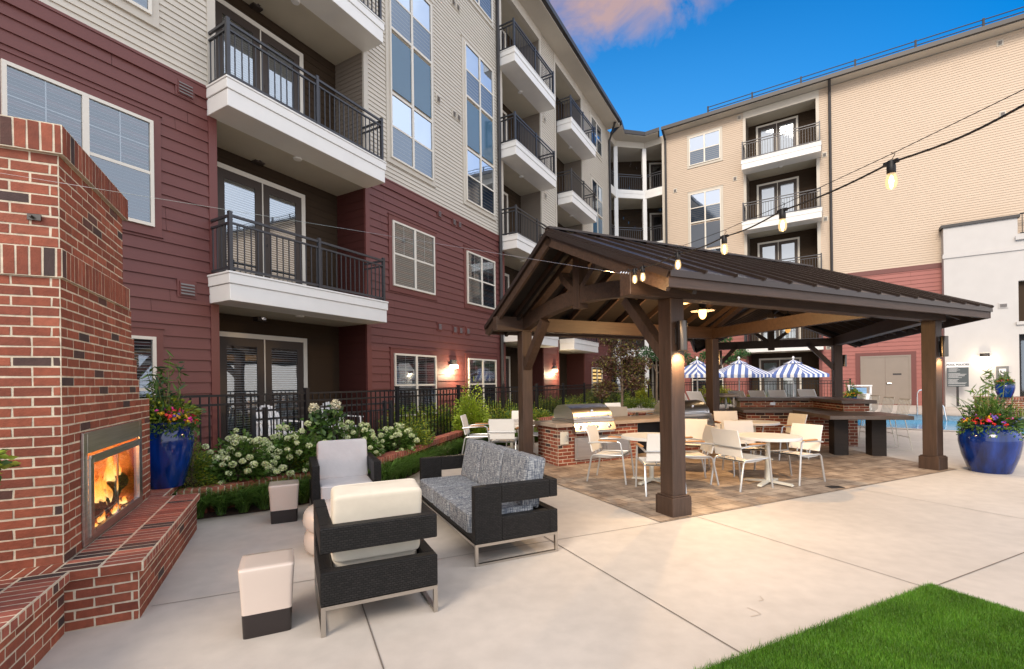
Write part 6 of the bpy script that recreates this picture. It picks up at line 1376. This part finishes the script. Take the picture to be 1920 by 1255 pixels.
for k in range(4): m = MB(); a = R(45+90*k); m.tube([(.33*math.cos(a), .33*math.sin(a), .66), (.33*math.cos(a), .33*math.sin(a), 1.0)], .03, 8); m.build('leg', M_alu, t)
place(t, V(5.72, 12.9, zg(12.9)))
t = thing('towel_stand', 'white towel stand with blue towels in front of the brown service doors', 'stand'); m = MB()
for x in (-.35, .35):
    for y in (-.25, .25): m.box(x-.03, x+.03, y-.03, y+.03, 0, .95)
m.box(-.4, .4, -.3, .3, .95, 1.0); m.build('frame', M_whitem, t); m = MB(); m.box(-.38, .38, -.28, .28, .10, .66); m.build('cabinet', M_whitem, t); m = MB()
for i in range(4): m.box(-.3, .22, -.22, .22, .665+.06*i, .715+.06*i)
m.build('towels', mat('blue_towel', (.25, .45, .70), .9), t); place(t, V(14.0, 19.0, zg(19)), -.6)
t = thing('pool_handrail', 'chrome pool handrail on the far side of the pool', 'handrail', (14.6, 17, zg(17))); m = MB(); b = V(14.6, 17.0, zg(17)); OFF[t.name] = b
m.tube([b, b+V(0, 0, .75), b+V(.05, -.03, .87), b+V(.15, -.10, .90), b+V(.3, -.25, .80), b+V(.5, -.5, .3), b+V(.55, -.55, -.2)], .025, 8); m.build('rail', M_chrome, t)
# pool sign
t = thing('pool_sign', 'dark pool policies notice board with a white heading on a post', 'sign', (4.28, -1.0, .4), frame=FR)
m = MB(); m.box(3.97, 4.62, -1.02, -.98, 1.20, 1.98); m.build('board', mat('sign_board', (.06, .075, .08), .5), t); m = MB(); m.box(3.95, 4.64, -1.03, -.97, 1.985, 2.20); m.build('heading_panel', M_whitem, t); m = MB(); m.box(4.26, 4.33, -.979, -.92, .4, 2.1); m.build('post', M_gutter, t)
def text(s, size, frame, loc, mt, name, parent, bold=0):
    cu = bpy.data.curves.new(name, 'FONT'); cu.body = s; cu.size = size; cu.align_x = 'CENTER'; cu.align_y = 'CENTER'; cu.extrude = .002; cu.offset = bold; o = bpy.data.objects.new(name, cu); col.objects.link(o); bpy.context.view_layer.update()
    me = bpy.data.meshes.new_from_object(o.evaluated_get(bpy.context.evaluated_depsgraph_get())); bpy.data.objects.remove(o); me.materials.clear(); me.materials.append(mt); o = bpy.data.objects.new(name, me); col.objects.link(o); o.parent = parent
    o.matrix_parent_inverse = Matrix(); o.location = Vector(loc)-OFF[parent.name]; o.rotation_euler = (R(90), 0, 0); return o
text('POOL POLICIES', .098, FR, (4.295, -1.034, 2.09), M_black, 'heading', t, .002)
m = MB(); r9 = random.Random(4)
for i in range(21):
    z = 1.95-.035*i
    if i % 7 != 5: m.box(4.0, 4.015, -1.026, -1.0205, z-.005, z+.005); m.box(4.03, 4.03+r9.uniform(.2, .55), -1.026, -1.0205, z-.0045, z+.0045)
m.build('notice_lines', M_whitem, t)
t = thing('wall_phone_sign', 'small grey emergency phone plate on the clubhouse wall', 'sign', (5.70, -.46, 1.7), frame=FR); m = MB(); m.box(5.52, 5.88, -.475, -.452, 1.45, 2.0); m.build('plate', mat('grey_plate', (.14, .14, .14), .5), t); m = MB(); m.box(5.60, 5.80, -.482, -.4755, 1.66, 1.90); sg = m.build('symbol_panel', M_whitem, t); m = MB(); m.tube([(5.65, -.486, 1.84), (5.655, -.486, 1.77), (5.69, -.486, 1.725), (5.75, -.486, 1.715)], .018, 6); m.build('handset_symbol', M_black, t)
t = thing('floor_drain', 'small dark drain grate in the pavilion paving near the right chair', 'drain', (4.72, 6.92, 0)); m = MB(); m.box(-.10, .10, -.07, .07, .0065, .012); m.v = [v+V(4.72, 6.92, 0) for v in m.v]; OFF[t.name] = Vector((4.72, 6.92, 0)); m.build('grate', M_gutter, t)
